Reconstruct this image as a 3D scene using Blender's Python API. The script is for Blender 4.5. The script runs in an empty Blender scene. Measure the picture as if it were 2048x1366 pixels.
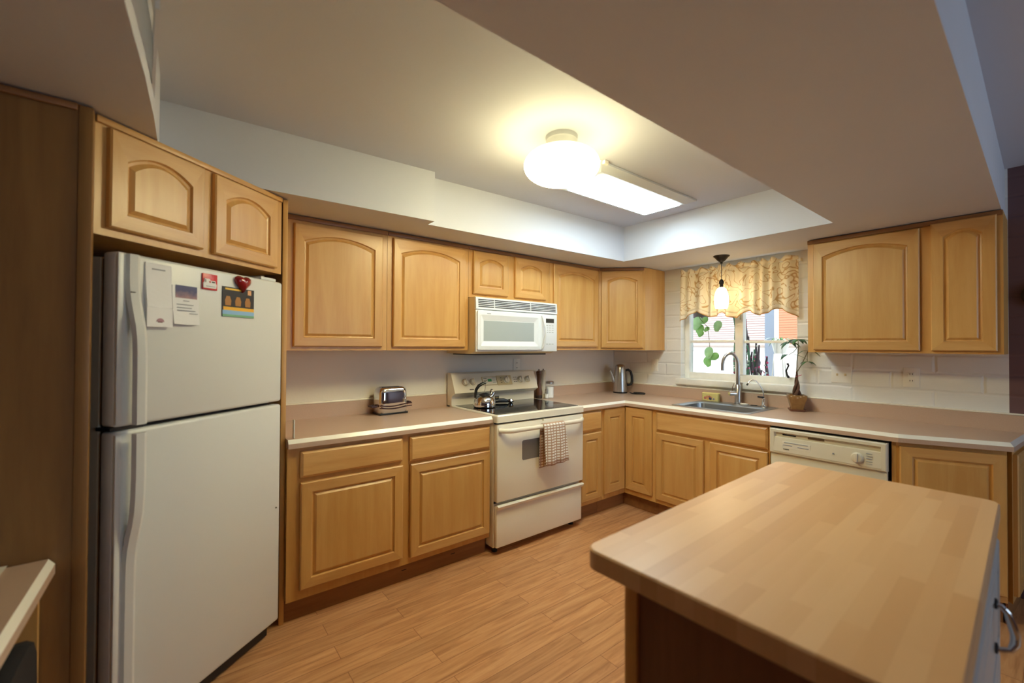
import bpy, bmesh, math, random
from mathutils import Vector, Matrix
PI = math.pi
random.seed(7)
SC = bpy.context.scene
COL = SC.collection

# ------------------------------------------------------------------ camera
cam_d = bpy.data.cameras.new('camera')
cam = bpy.data.objects.new('camera', cam_d)
COL.objects.link(cam)
FW = Vector((0.6189753, 0.78532726, 0.01143141))
RT = Vector((0.78533314, -0.61905302, 0.00502132))
UP = Vector((-0.01102003, -0.00586939, 0.99992205))
m = Matrix((RT, UP, -FW)).transposed().to_4x4()
m.translation = (-3.69891834, -2.94363296, 1.37682357)
cam.matrix_world = m
cam_d.sensor_width = 36.0
cam_d.lens = 862.78 / 2048 * 36
cam_d.clip_start = 0.02
cam_d.dof.use_dof = True
cam_d.dof.focus_distance = 3.3
cam_d.dof.aperture_fstop = 1.8
SC.camera = cam

# ------------------------------------------------------------------ world, sun, exposure
SC.view_settings.view_transform = 'Standard'
SC.view_settings.look = 'None'
SC.view_settings.gamma = 1.0
SC.view_settings.exposure = 2.35
SC.view_settings.use_curve_mapping = False
SC.cycles.use_denoising = True
SC.cycles.max_bounces = 10
SC.cycles.diffuse_bounces = 6
SC.cycles.caustics_reflective = False
SC.cycles.caustics_refractive = False
SC.cycles.sample_clamp_indirect = 8.0

w = bpy.data.worlds.new('daylight')
SC.world = w
w.use_nodes = True
bg = w.node_tree.nodes['Background']
bg.inputs['Color'].default_value = (0.64, 0.82, 1.0, 1)
bg.inputs['Strength'].default_value = 0.40

sun_d = bpy.data.lights.new('sun', 'SUN')
sun_d.energy = 1.6
sun_d.angle = 0.02
sun = bpy.data.objects.new('sun', sun_d)
COL.objects.link(sun)
sun.rotation_euler = Vector((0.35, 0.10, -0.93)).to_track_quat('-Z', 'Y').to_euler()

def portal(name, loc, rot, sx, sy):
    d = bpy.data.lights.new(name, 'AREA')
    d.shape = 'RECTANGLE'; d.size = sx; d.size_y = sy
    d.cycles.is_portal = True
    o = bpy.data.objects.new(name, d); COL.objects.link(o)
    o.location = loc; o.rotation_euler = rot
portal('window_daylight_portal', (0.20, -1.27, 1.6), (0, PI/2, 0), 1.1, 1.0)
rd = bpy.data.lights.new('room_window_daylight', 'AREA')
rd.shape = 'RECTANGLE'; rd.size = 1.9; rd.size_y = 1.4; rd.energy = 4.0; rd.color = (0.66, 0.83, 1.0)
ro = bpy.data.objects.new('room_window_daylight', rd); COL.objects.link(ro)
ro.location = (-1.4, -6.35, 1.5); ro.rotation_euler = (PI/2, 0, 0)

# ------------------------------------------------------------------ materials
def lin(c):
    return tuple(((v/255)/12.92 if v/255 <= 0.04045 else ((v/255+0.055)/1.055)**2.4) for v in c) + (1.0,)

MATS = {}
def nm(name):
    mt = bpy.data.materials.new(name); mt.use_nodes = True
    MATS[name] = mt
    nt = mt.node_tree
    return mt, nt, nt.nodes['Principled BSDF']

def mat(name, c, rough=0.5, metal=0.0, spec=0.5, noise=0.0, nscale=30, bump=0.0, bscale=60, coat=0.0, trans=0.0, sub=0.0):
    if name in MATS: return MATS[name]
    mt, nt, b = nm(name)
    N, L = nt.nodes, nt.links
    b.inputs['Base Color'].default_value = lin(c)
    b.inputs['Roughness'].default_value = rough
    b.inputs['Metallic'].default_value = metal
    b.inputs['Specular IOR Level'].default_value = spec
    b.inputs['Coat Weight'].default_value = coat
    b.inputs['Coat Roughness'].default_value = 0.15
    b.inputs['Transmission Weight'].default_value = trans
    tc = N.new('ShaderNodeTexCoord')
    if noise:
        n = N.new('ShaderNodeTexNoise'); n.inputs['Scale'].default_value = nscale; n.inputs['Detail'].default_value = 4
        L.new(tc.outputs['Object'], n.inputs['Vector'])
        r = N.new('ShaderNodeMapRange')
        r.inputs['From Min'].default_value = 0.3; r.inputs['From Max'].default_value = 0.7
        r.inputs['To Min'].default_value = 1-noise; r.inputs['To Max'].default_value = 1+noise
        L.new(n.outputs['Fac'], r.inputs['Value'])
        h = N.new('ShaderNodeHueSaturation'); h.inputs['Color'].default_value = lin(c)
        L.new(r.outputs['Result'], h.inputs['Value']); L.new(h.outputs['Color'], b.inputs['Base Color'])
    if bump:
        n2 = N.new('ShaderNodeTexNoise'); n2.inputs['Scale'].default_value = bscale; n2.inputs['Detail'].default_value = 3
        L.new(tc.outputs['Object'], n2.inputs['Vector'])
        bp = N.new('ShaderNodeBump'); bp.inputs['Strength'].default_value = bump; bp.inputs['Distance'].default_value = 0.004
        L.new(n2.outputs['Fac'], bp.inputs['Height']); L.new(bp.outputs['Normal'], b.inputs['Normal'])
    return mt

def wood(name, c1, c2, axis='z', rough=0.38, amt=1.0, coat=0.15):
    mt, nt, b = nm(name)
    N, L = nt.nodes, nt.links
    tc = N.new('ShaderNodeTexCoord'); oi = N.new('ShaderNodeObjectInfo')
    mul = N.new('ShaderNodeMath'); mul.operation = 'MULTIPLY'; mul.inputs[1].default_value = 17.0
    L.new(oi.outputs['Random'], mul.inputs[0])
    add = N.new('ShaderNodeVectorMath'); add.operation = 'ADD'
    L.new(tc.outputs['Object'], add.inputs[0]); L.new(mul.outputs[0], add.inputs[1])
    mp = N.new('ShaderNodeMapping')
    mp.inputs['Scale'].default_value = {'z': (9, 9, 0.9), 'x': (0.9, 9, 9), 'y': (9, 0.9, 9)}[axis]
    L.new(add.outputs[0], mp.inputs['Vector'])
    n = N.new('ShaderNodeTexNoise'); n.inputs['Scale'].default_value = 1.6; n.inputs['Detail'].default_value = 7; n.inputs['Roughness'].default_value = 0.62
    n.inputs['Distortion'].default_value = 0.35
    L.new(mp.outputs[0], n.inputs['Vector'])
    cr = N.new('ShaderNodeValToRGB')
    cr.color_ramp.elements[0].position = 0.34; cr.color_ramp.elements[1].position = 0.68
    cr.color_ramp.elements[0].color = lin(c2); cr.color_ramp.elements[1].color = lin(c1)
    L.new(n.outputs['Fac'], cr.inputs['Fac'])
    mr = N.new('ShaderNodeMapRange'); mr.inputs['To Min'].default_value = 0.93; mr.inputs['To Max'].default_value = 1.06
    L.new(oi.outputs['Random'], mr.inputs['Value'])
    h = N.new('ShaderNodeHueSaturation')
    L.new(cr.outputs['Color'], h.inputs['Color']); L.new(mr.outputs['Result'], h.inputs['Value'])
    L.new(h.outputs['Color'], b.inputs['Base Color'])
    b.inputs['Roughness'].default_value = rough
    b.inputs['Coat Weight'].default_value = coat; b.inputs['Coat Roughness'].default_value = 0.25
    return mt

MAPLE = wood('maple_vertical_grain', (214, 170, 102), (200, 150, 82), 'z')
MAPLE_H = wood('maple_horizontal_grain', (216, 172, 108), (196, 146, 82), 'x')
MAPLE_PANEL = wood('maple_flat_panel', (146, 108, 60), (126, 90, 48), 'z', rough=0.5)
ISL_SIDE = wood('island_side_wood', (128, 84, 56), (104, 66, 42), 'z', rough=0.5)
TOEWOOD = wood('toe_kick_wood', (160, 110, 64), (132, 88, 48), 'x', rough=0.55)
TRIMWOOD = wood('cabinet_moulding_wood', (160, 112, 66), (130, 88, 48), 'x', rough=0.45)

PAINT = mat('white_wall_paint', (232, 230, 224), 0.75, noise=0.02, nscale=3, bump=0.12, bscale=90)
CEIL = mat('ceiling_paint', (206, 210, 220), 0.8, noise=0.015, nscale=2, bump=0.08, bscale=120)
LAM = mat('counter_laminate', (198, 170, 148), 0.32, noise=0.035, nscale=260)
CREAM = mat('counter_bevel_cream', (244, 240, 226), 0.25)
FRIDGE = mat('fridge_enamel', (213, 216, 216), 0.36, bump=0.03, bscale=400)
FRIDGE_SIDE = mat('fridge_textured_side', (196, 176, 146), 0.5, bump=0.1, bscale=300)
BISQUE = mat('range_bisque_enamel', (232, 226, 211), 0.28, coat=0.2)
BISQUE_D = mat('range_bisque_dark_trim', (205, 188, 150), 0.35)  # darker bisque tone for trim parts
MWHITE = mat('microwave_white_plastic', (226, 231, 235), 0.35)
MWSIDE = mat('microwave_side_warm_lit', (222, 205, 165), 0.4)  # white case, with the warm light on its side put into this beige
ALMOND = mat('dishwasher_almond', (222, 216, 196), 0.35)
BLACK = mat('black_plastic', (22, 22, 24), 0.35)
DARK = mat('dark_parts_gap_shade', (30, 24, 20), 0.7)
DGREY = mat('dark_grey_metal', (60, 60, 62), 0.4, 0.6)
GLASSTOP = mat('black_glass_cooktop', (22, 22, 22), 0.06, spec=0.6)
OVENGL = mat('oven_window_grey_glass', (120, 114, 110), 0.15)
MWGL = mat('microwave_window_grey', (168, 178, 180), 0.22)
STEEL = mat('brushed_steel', (190, 190, 190), 0.28, 1.0)
CHROME = mat('polished_chrome', (225, 225, 225), 0.07, 1.0)
SINKST = mat('sink_steel', (178, 182, 186), 0.33, 1.0)
BRONZE = mat('dark_bronze', (44, 38, 34), 0.45, 0.7)
WHITE = mat('white_plastic', (236, 234, 226), 0.4)
PAPER = mat('white_paper', (232, 234, 238), 0.8)
GREYINK = mat('grey_print', (150, 155, 165), 0.8)
DARKINK = mat('dark_print', (70, 66, 60), 0.6)
SALT = mat('white_granules', (240, 240, 240), 0.9)
MILLWOOD = mat('dark_mill_wood', (92, 54, 30), 0.3, noise=0.1, nscale=20, coat=0.4)
MILLPALE = mat('pale_mill_acrylic', (205, 196, 176), 0.25)
IWHITE = mat('island_drawer_paint', (186, 188, 188), 0.35)
FRAMEP = mat('window_frame_paint', (240, 240, 234), 0.55, noise=0.04, nscale=14, bump=0.3, bscale=30)
PLUM = mat('plum_wall_paint', (112, 84, 84), 0.7, noise=0.02, nscale=3)

def glass(name, c=(1, 1, 1, 1), rough=0.0, thin=True):
    mt = bpy.data.materials.new(name); mt.use_nodes = True
    MATS[name] = mt
    nt = mt.node_tree; N, L = nt.nodes, nt.links
    for n in list(N): N.remove(n)
    out = N.new('ShaderNodeOutputMaterial')
    mx = N.new('ShaderNodeMixShader'); fr = N.new('ShaderNodeFresnel'); fr.inputs['IOR'].default_value = 1.45
    tr = N.new('ShaderNodeBsdfTransparent'); tr.inputs['Color'].default_value = c
    gl = N.new('ShaderNodeBsdfGlossy'); gl.inputs['Roughness'].default_value = 0.02
    ge = N.new('ShaderNodeNewGeometry'); mu = N.new('ShaderNodeMath'); mu.operation = 'MULTIPLY'; iv = N.new('ShaderNodeMath'); iv.operation = 'SUBTRACT'
    iv.inputs[0].default_value = 1.0; L.new(ge.outputs['Backfacing'], iv.inputs[1]); L.new(iv.outputs[0], mu.inputs[0]); L.new(fr.outputs[0], mu.inputs[1])
    L.new(mu.outputs[0], mx.inputs[0]); L.new(tr.outputs[0], mx.inputs[1]); L.new(gl.outputs[0], mx.inputs[2])
    L.new(mx.outputs[0], out.inputs['Surface'])
    return mt
PANE = glass('window_pane_glass', (0.96, 0.98, 0.97, 1))
JARGL = glass('jar_glass', (0.99, 0.995, 0.995, 1))

def emit(name, c, s, base=(245, 240, 230)):
    mt, nt, b = nm(name)
    b.inputs['Base Color'].default_value = lin(base)
    b.inputs['Emission Color'].default_value = tuple(c) + (1,)
    b.inputs['Emission Strength'].default_value = s
    b.inputs['Roughness'].default_value = 0.3
    return mt
DOME = emit('lit_frosted_glass', (1.0, 0.87, 0.47), 3.0)
# globe glow shaped: emission falls towards the top to soften the ceiling halo
def dome_gradient():
    nt = DOME.node_tree; N, L = nt.nodes, nt.links
    tc = N.new('ShaderNodeTexCoord'); sx = N.new('ShaderNodeSeparateXYZ'); mr = N.new('ShaderNodeMapRange')
    L.new(tc.outputs['Object'], sx.inputs[0]); L.new(sx.outputs['Z'], mr.inputs['Value'])
    mr.inputs['From Min'].default_value = -0.175; mr.inputs['From Max'].default_value = -0.09
    mr.inputs['To Min'].default_value = 11.0; mr.inputs['To Max'].default_value = 0.45
    L.new(mr.outputs['Result'], nt.nodes['Principled BSDF'].inputs['Emission Strength'])
dome_gradient()
TUBE = emit('lit_fluorescent_diffuser', (0.78, 0.95, 1.0), 4.2)
SHADE = emit('lit_pendant_glass', (1.0, 0.74, 0.42), 2.4)
GREEN = emit('green_display', (0.05, 0.35, 0.12), 0.04, (10, 40, 20))

def floor_mat():
    mt, nt, b = nm('oak_laminate_planks'); N, L = nt.nodes, nt.links
    tc = N.new('ShaderNodeTexCoord')
    br = N.new('ShaderNodeTexBrick')
    br.inputs['Scale'].default_value = 1.0
    br.inputs['Brick Width'].default_value = 0.92; br.inputs['Row Height'].default_value = 0.098
    br.inputs['Mortar Size'].default_value = 0.0012; br.inputs['Bias'].default_value = 0.0
    br.offset = 0.37; br.offset_frequency = 2
    br.inputs['Color1'].default_value = (0, 0, 0, 1); br.inputs['Color2'].default_value = (1, 1, 1, 1)
    br.inputs['Mortar'].default_value = (0.5, 0.5, 0.5, 1)
    L.new(tc.outputs['Object'], br.inputs['Vector'])
    # per-plank shift of the grain
    sc = N.new('ShaderNodeVectorMath'); sc.operation = 'SCALE'; sc.inputs['Scale'].default_value = 5.0
    L.new(br.outputs['Color'], sc.inputs[0])
    ad = N.new('ShaderNodeVectorMath'); ad.operation = 'ADD'
    L.new(tc.outputs['Object'], ad.inputs[0]); L.new(sc.outputs[0], ad.inputs[1])
    mp = N.new('ShaderNodeMapping'); mp.inputs['Scale'].default_value = (1.3, 16, 1)
    L.new(ad.outputs[0], mp.inputs['Vector'])
    n = N.new('ShaderNodeTexNoise'); n.inputs['Scale'].default_value = 2.2; n.inputs['Detail'].default_value = 8
    n.inputs['Roughness'].default_value = 0.6; n.inputs['Distortion'].default_value = 1.1
    L.new(mp.outputs[0], n.inputs['Vector'])
    cr = N.new('ShaderNodeValToRGB')
    e = cr.color_ramp.elements
    e[0].position = 0.25; e[0].color = lin((154, 104, 64))
    e[1].position = 0.75; e[1].color = lin((214, 166, 120))
    k = cr.color_ramp.elements.new(0.5); k.color = lin((194, 142, 96))
    L.new(n.outputs['Fac'], cr.inputs['Fac'])
    h = N.new('ShaderNodeHueSaturation')
    mr = N.new('ShaderNodeMapRange'); mr.inputs['To Min'].default_value = 0.90; mr.inputs['To Max'].default_value = 1.07
    L.new(br.outputs['Color'], mr.inputs['Value']); L.new(mr.outputs['Result'], h.inputs['Value'])
    L.new(cr.outputs['Color'], h.inputs['Color'])
    mx = N.new('ShaderNodeMixRGB'); mx.inputs['Color2'].default_value = lin((128, 78, 44))
    L.new(br.outputs['Fac'], mx.inputs['Fac']); L.new(h.outputs['Color'], mx.inputs['Color1'])
    L.new(mx.outputs['Color'], b.inputs['Base Color'])
    b.inputs['Roughness'].default_value = 0.36
    return mt
FLOORM = floor_mat()

def butcher_mat():
    mt, nt, b = nm('butcher_block_staves'); N, L = nt.nodes, nt.links
    tc = N.new('ShaderNodeTexCoord')
    br = N.new('ShaderNodeTexBrick')
    br.inputs['Scale'].default_value = 1.0
    br.inputs['Brick Width'].default_value = 0.47; br.inputs['Row Height'].default_value = 0.038
    br.inputs['Mortar Size'].default_value = 0.0; br.offset = 0.43
    br.inputs['Color1'].default_value = (0, 0, 0, 1); br.inputs['Color2'].default_value = (1, 1, 1, 1)
    L.new(tc.outputs['Object'], br.inputs['Vector'])
    sc = N.new('ShaderNodeVectorMath'); sc.operation = 'SCALE'; sc.inputs['Scale'].default_value = 7.0
    L.new(br.outputs['Color'], sc.inputs[0])
    ad = N.new('ShaderNodeVectorMath'); ad.operation = 'ADD'
    L.new(tc.outputs['Object'], ad.inputs[0]); L.new(sc.outputs[0], ad.inputs[1])
    mp = N.new('ShaderNodeMapping'); mp.inputs['Scale'].default_value = (2.0, 20, 2)
    L.new(ad.outputs[0], mp.inputs['Vector'])
    n = N.new('ShaderNodeTexNoise'); n.inputs['Scale'].default_value = 1.6; n.inputs['Detail'].default_value = 6; n.inputs['Distortion'].default_value = 0.8
    L.new(mp.outputs[0], n.inputs['Vector'])
    mxv = N.new('ShaderNodeMath'); mxv.operation = 'MULTIPLY_ADD'; mxv.inputs[1].default_value = 0.75
    L.new(br.outputs['Color'], mxv.inputs[0])
    m2 = N.new('ShaderNodeMath'); m2.operation = 'MULTIPLY'; m2.inputs[1].default_value = 0.35
    L.new(n.outputs['Fac'], m2.inputs[0]); L.new(m2.outputs[0], mxv.inputs[2])
    cr = N.new('ShaderNodeValToRGB'); e = cr.color_ramp.elements
    e[0].position = 0.05; e[0].color = lin((206, 162, 116))
    e[1].position = 0.95; e[1].color = lin((226, 188, 144))
    k = e.new(0.5); k.color = lin((216, 174, 128))
    L.new(mxv.outputs[0], cr.inputs['Fac']); L.new(cr.outputs['Color'], b.inputs['Base Color'])
    b.inputs['Roughness'].default_value = 0.36
    b.inputs['Coat Weight'].default_value = 0.25; b.inputs['Coat Roughness'].default_value = 0.3
    return mt
BUTCHER = butcher_mat()

def block_mat(name, col):
    mt, nt, b = nm(name); N, L = nt.nodes, nt.links
    tc = N.new('ShaderNodeTexCoord'); sx = N.new('ShaderNodeSeparateXYZ'); cx = N.new('ShaderNodeCombineXYZ')
    L.new(tc.outputs['Object'], sx.inputs[0]); L.new(sx.outputs['Y'], cx.inputs['X']); L.new(sx.outputs['Z'], cx.inputs['Y'])
    nz = N.new('ShaderNodeTexNoise'); nz.inputs['Scale'].default_value = 9; nz.inputs['Detail'].default_value = 3
    L.new(cx.outputs[0], nz.inputs['Vector'])
    ms = N.new('ShaderNodeVectorMath'); ms.operation = 'SCALE'; ms.inputs['Scale'].default_value = 0.014
    L.new(nz.outputs['Color'], ms.inputs[0])
    ad = N.new('ShaderNodeVectorMath'); ad.operation = 'ADD'
    L.new(cx.outputs[0], ad.inputs[0]); L.new(ms.outputs[0], ad.inputs[1])
    br = N.new('ShaderNodeTexBrick'); br.inputs['Scale'].default_value = 1.0
    br.inputs['Brick Width'].default_value = 0.41; br.inputs['Row Height'].default_value = 0.112
    br.inputs['Mortar Size'].default_value = 0.013; br.inputs['Mortar Smooth'].default_value = 1.0
    br.inputs['Color1'].default_value = (0, 0, 0, 1); br.inputs['Color2'].default_value = (1, 1, 1, 1)
    L.new(ad.outputs[0], br.inputs['Vector'])
    inv = N.new('ShaderNodeMath'); inv.operation = 'MULTIPLY_ADD'; inv.inputs[1].default_value = -1.0; inv.inputs[2].default_value = 1.0
    L.new(br.outputs['Fac'], inv.inputs[0])
    n2 = N.new('ShaderNodeTexNoise'); n2.inputs['Scale'].default_value = 28; n2.inputs['Detail'].default_value = 4
    L.new(tc.outputs['Object'], n2.inputs['Vector'])
    sm = N.new('ShaderNodeMath'); sm.operation = 'MULTIPLY_ADD'; sm.inputs[1].default_value = 0.35
    L.new(n2.outputs['Fac'], sm.inputs[0]); L.new(inv.outputs[0], sm.inputs[2])
    bp = N.new('ShaderNodeBump'); bp.inputs['Strength'].default_value = 0.6; bp.inputs['Distance'].default_value = 0.006
    L.new(sm.outputs[0], bp.inputs['Height']); L.new(bp.outputs['Normal'], b.inputs['Normal'])
    b.inputs['Base Color'].default_value = lin(col)
    b.inputs['Roughness'].default_value = 0.6
    return mt
BLOCKW = block_mat('white_painted_block', (230, 230, 227))
BLOCKP = block_mat('plum_painted_block', (112, 82, 84))

def valance_mat(name, base, ink):
    mt, nt, b = nm(name); N, L = nt.nodes, nt.links
    tc = N.new('ShaderNodeTexCoord')
    mp = N.new('ShaderNodeMapping'); mp.inputs['Scale'].default_value = (0.3, 1, 1)
    L.new(tc.outputs['Object'], mp.inputs['Vector'])
    n1 = N.new('ShaderNodeTexNoise'); n1.inputs['Scale'].default_value = 9.0; n1.inputs['Detail'].default_value = 0.6; n1.inputs['Distortion'].default_value = 1.6
    L.new(mp.outputs[0], n1.inputs['Vector'])
    k = N.new('ShaderNodeMath'); k.operation = 'MULTIPLY'; k.inputs[1].default_value = 4.0; L.new(n1.outputs['Fac'], k.inputs[0])
    f = N.new('ShaderNodeMath'); f.operation = 'PINGPONG'; f.inputs[1].default_value = 0.5; L.new(k.outputs[0], f.inputs[0])
    cr = N.new('ShaderNodeValToRGB'); e = cr.color_ramp.elements
    e[0].position = 0.02; e[0].color = lin(ink); e[1].position = 0.13; e[1].color = lin(base)
    L.new(f.outputs[0], cr.inputs['Fac'])
    L.new(cr.outputs['Color'], b.inputs['Base Color'])
    b.inputs['Roughness'].default_value = 0.9
    return mt
VALM = valance_mat('cream_scroll_fabric', (242, 232, 204), (200, 164, 110))
HEMM = mat('cream_hem_fabric', (240, 230, 208), 0.9)
HEMLINE = mat('gold_hem_edge', (196, 146, 74), 0.9)

def towel_mat():
    mt, nt, b = nm('checked_towel_cloth'); N, L = nt.nodes, nt.links
    tc = N.new('ShaderNodeTexCoord')
    br = N.new('ShaderNodeTexBrick'); br.offset = 0.0
    br.inputs['Scale'].default_value = 1.0; br.inputs['Brick Width'].default_value = 0.029; br.inputs['Row Height'].default_value = 0.019
    br.inputs['Mortar Size'].default_value = 0.0042
    br.inputs['Color1'].default_value = lin((238, 234, 228)); br.inputs['Color2'].default_value = lin((232, 228, 222))
    br.inputs['Mortar'].default_value = lin((176, 144, 120))
    sx = N.new('ShaderNodeSeparateXYZ'); cx = N.new('ShaderNodeCombineXYZ')
    L.new(tc.outputs['Object'], sx.inputs[0]); L.new(sx.outputs['X'], cx.inputs['X']); L.new(sx.outputs['Z'], cx.inputs['Y'])
    L.new(cx.outputs[0], br.inputs['Vector']); L.new(br.outputs['Color'], b.inputs['Base Color'])
    b.inputs['Roughness'].default_value = 0.95
    return mt
TOWELM = towel_mat()

def stripes_mat(name, base, line, period, frac=0.22, axis='Z'):
    mt, nt, b = nm(name); N, L = nt.nodes, nt.links
    tc = N.new('ShaderNodeTexCoord'); sx = N.new('ShaderNodeSeparateXYZ'); L.new(tc.outputs['Object'], sx.inputs[0])
    d = N.new('ShaderNodeMath'); d.operation = 'DIVIDE'; d.inputs[1].default_value = period; L.new(sx.outputs[axis], d.inputs[0])
    f = N.new('ShaderNodeMath'); f.operation = 'FRACT'; L.new(d.outputs[0], f.inputs[0])
    lt = N.new('ShaderNodeMath'); lt.operation = 'LESS_THAN'; lt.inputs[1].default_value = frac; L.new(f.outputs[0], lt.inputs[0])
    mx = N.new('ShaderNodeMixRGB'); mx.inputs['Color1'].default_value = lin(base); mx.inputs['Color2'].default_value = lin(line)
    L.new(lt.outputs[0], mx.inputs['Fac']); L.new(mx.outputs['Color'], b.inputs['Base Color'])
    b.inputs['Roughness'].default_value = 0.8
    return mt

# ------------------------------------------------------------------ mesh helpers
class MB:
    def __init__(s): s.bm = bmesh.new()
    def face(s, pts, mi=0):
        f = s.bm.faces.new([s.bm.verts.new(p) for p in pts]); f.material_index = mi; return f
    def box(s, lo, hi, mi=0, bev=0.0, seg=2):
        x0, y0, z0 = lo; x1, y1, z1 = hi
        v = [s.bm.verts.new(p) for p in ((x0,y0,z0),(x1,y0,z0),(x1,y1,z0),(x0,y1,z0),(x0,y0,z1),(x1,y0,z1),(x1,y1,z1),(x0,y1,z1))]
        fs = []
        for q in ((0,3,2,1),(4,5,6,7),(0,1,5,4),(1,2,6,5),(2,3,7,6),(3,0,4,7)):
            f = s.bm.faces.new([v[i] for i in q]); f.material_index = mi; fs.append(f)
        if bev:
            es = list({e for f in fs for e in f.edges})
            r = bmesh.ops.bevel(s.bm, geom=es, offset=bev, segments=seg, affect='EDGES', profile=0.5)
            for f in r['faces']: f.material_index = mi
        return s
    def loops(s, loops, mi=0, cap0=False, cap1=True, mif=None, closed=True):
        rows = [[s.bm.verts.new(p) for p in lp] for lp in loops]
        n = len(rows[0])
        for i in range(len(rows)-1):
            for j in range(n if closed else n-1):
                k = (j+1) % n
                f = s.bm.faces.new((rows[i][j], rows[i][k], rows[i+1][k], rows[i+1][j]))
                f.material_index = mif(i, j) if mif else mi
        if cap0: s.bm.faces.new(list(reversed(rows[0]))).material_index = mi
        if cap1: s.bm.faces.new(rows[-1]).material_index = mif(len(rows)-1, 0) if mif else mi
        return s
    def lathe(s, prof, c=(0,0,0), n=24, mi=0, axis='z', cap0=True, cap1=True):
        L_ = []
        for r, h in prof:
            lp = []
            for k in range(n):
                a = 2*PI*k/n
                p = (r*math.cos(a), r*math.sin(a), h)
                if axis == 'y': p = (p[0], -p[2], p[1])
                if axis == 'x': p = (p[2], p[0], p[1])
                lp.append((c[0]+p[0], c[1]+p[1], c[2]+p[2]))
            L_.append(lp)
        return s.loops(L_, mi, cap0, cap1)
    def tube(s, path, r, n=10, mi=0, flat=1.0):
        P = [Vector(p) for p in path]; rs = r if isinstance(r, (list, tuple)) else [r]*len(P)
        L_ = []; up = None
        for i, p in enumerate(P):
            t = (P[min(i+1, len(P)-1)] - P[max(i-1, 0)]).normalized()
            if up is None:
                up = Vector((0,0,1)) if abs(t.z) < 0.9 else Vector((1,0,0))
            u = (up - t*up.dot(t)).normalized(); up = u
            v = t.cross(u)
            L_.append([tuple(p + u*(rs[i]*math.cos(2*PI*k/n)) + v*(rs[i]*flat*math.sin(2*PI*k/n))) for k in range(n)])
        return s.loops(L_, mi, True, True)
    def prism(s, poly, z0, z1, mi=0):
        lo = [(x, y, z0) for x, y in poly]; hi = [(x, y, z1) for x, y in poly]
        return s.loops([lo, hi], mi, True, True)
    def obj(s, name, mats, parent=None, loc=None, rotz=None, smooth=False, solid=0):
        bmesh.ops.recalc_face_normals(s.bm, faces=s.bm.faces)
        me = bpy.data.meshes.new(name); s.bm.to_mesh(me); s.bm.free()
        if not isinstance(mats, (list, tuple)): mats = [mats]
        for mm in mats: me.materials.append(mm)
        o = bpy.data.objects.new(name, me); COL.objects.link(o)
        if parent is not None: o.parent = parent
        if loc is not None: o.location = loc
        if rotz is not None: o.rotation_euler = (0, 0, rotz)
        if smooth:
            for p in me.polygons: p.use_smooth = True
            try: me.set_sharp_from_angle(angle=math.radians(38))
            except Exception: pass
        if solid:
            md = o.modifiers.new('thickness', 'SOLIDIFY'); md.thickness = solid; md.offset = 0
        return o

def tag(o, label, cat, group=None):
    o['label'] = label; o['category'] = cat
    if group: o['group'] = group
    return o
def thing(name, label, cat, loc=(0,0,0), rotz=0, group=None):
    o = bpy.data.objects.new(name, None); COL.objects.link(o)
    o.empty_display_size = 0.05
    o.location = loc; o.rotation_euler = (0, 0, rotz)
    return tag(o, label, cat, group)
def struct(o):
    o['kind'] = 'structure'; return o
def box(name, lo, hi, mt, parent=None, bev=0.0, loc=None, rotz=None, seg=2):
    return MB().box(lo, hi, 0, bev, seg).obj(name, mt, parent, loc, rotz, smooth=bev > 0)
def rrect(x0, x1, y0, y1, r, z, n=5):
    pts = []
    for cx, cy, a0 in ((x1-r, y1-r, 0), (x0+r, y1-r, PI/2), (x0+r, y0+r, PI), (x1-r, y0+r, 1.5*PI)):
        for k in range(n+1):
            a = a0 + (PI/2)*k/n
            pts.append((cx+r*math.cos(a), cy+r*math.sin(a), z))
    return pts

def door_mesh(w_, h_, arch=False, r=0.050, rise=0.042, t=0.02):
    K = 14
    def lp(d, y, inner):
        q = r if inner else 0.0
        x0, x1, z0 = q+d, w_-q-d, q+d
        pts = [(x0, y, z0), (x1, y, z0)]
        for k in range(K+1):
            u = k/K
            x = x1 + (x0-x1)*u
            z = h_-q-d
            if inner and arch:
                z -= rise*(2*u-1)**2
            pts.append((x, y, z))
        return pts
    s = min(1.0, (w_-2*r)/0.16)
    L_ = [lp(0, 0, False), lp(0, -t+0.005, False), lp(0.005, -t, False), lp(0, -t, True), lp(0.004*s, -t+0.009, True),
          lp(0.011*s, -t+0.011, True), lp(0.024*s, -t+0.001, True)]
    b = MB()
    b.loops(L_, 0, True, True, mif=lambda i, j: 1 if i in (1, 2) and (j == 0 or 2 <= j <= K+1) else 0)
    return b
def add_door(parent, x0, x1, z0, z1, arch=False, y=0.0, rise=0.042, name='door', r=0.050):
    return door_mesh(x1-x0, z1-z0, arch, r, rise).obj(name, [MAPLE, MAPLE_H], parent, (x0, y, z0))
def add_drawer(parent, x0, x1, z0, z1, y=0.0, name='drawer_front'):
    w_, h_, t = x1-x0, z1-z0, 0.02
    def lp(d, yy): return [(d, yy, d), (w_-d, yy, d), (w_-d, yy, h_-d), (d, yy, h_-d)]
    return MB().loops([lp(0, 0), lp(0, -t+0.009), lp(0.012, -t)], 0, True, True).obj(name, MAPLE_H, parent, (x0, y, z0))

UB, UT, CT, ZS, ZC = 1.348, 2.101, 0.915, 2.106, 2.396

# ------------------------------------------------------------------ setting
XL, YF = -4.6, -6.2
def f_floor():
    struct(MB().box((XL-0.2, YF-0.2, -0.1), (0.0, 0.0, 0.0)).obj('floor', FLOORM))
f_floor()

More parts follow.
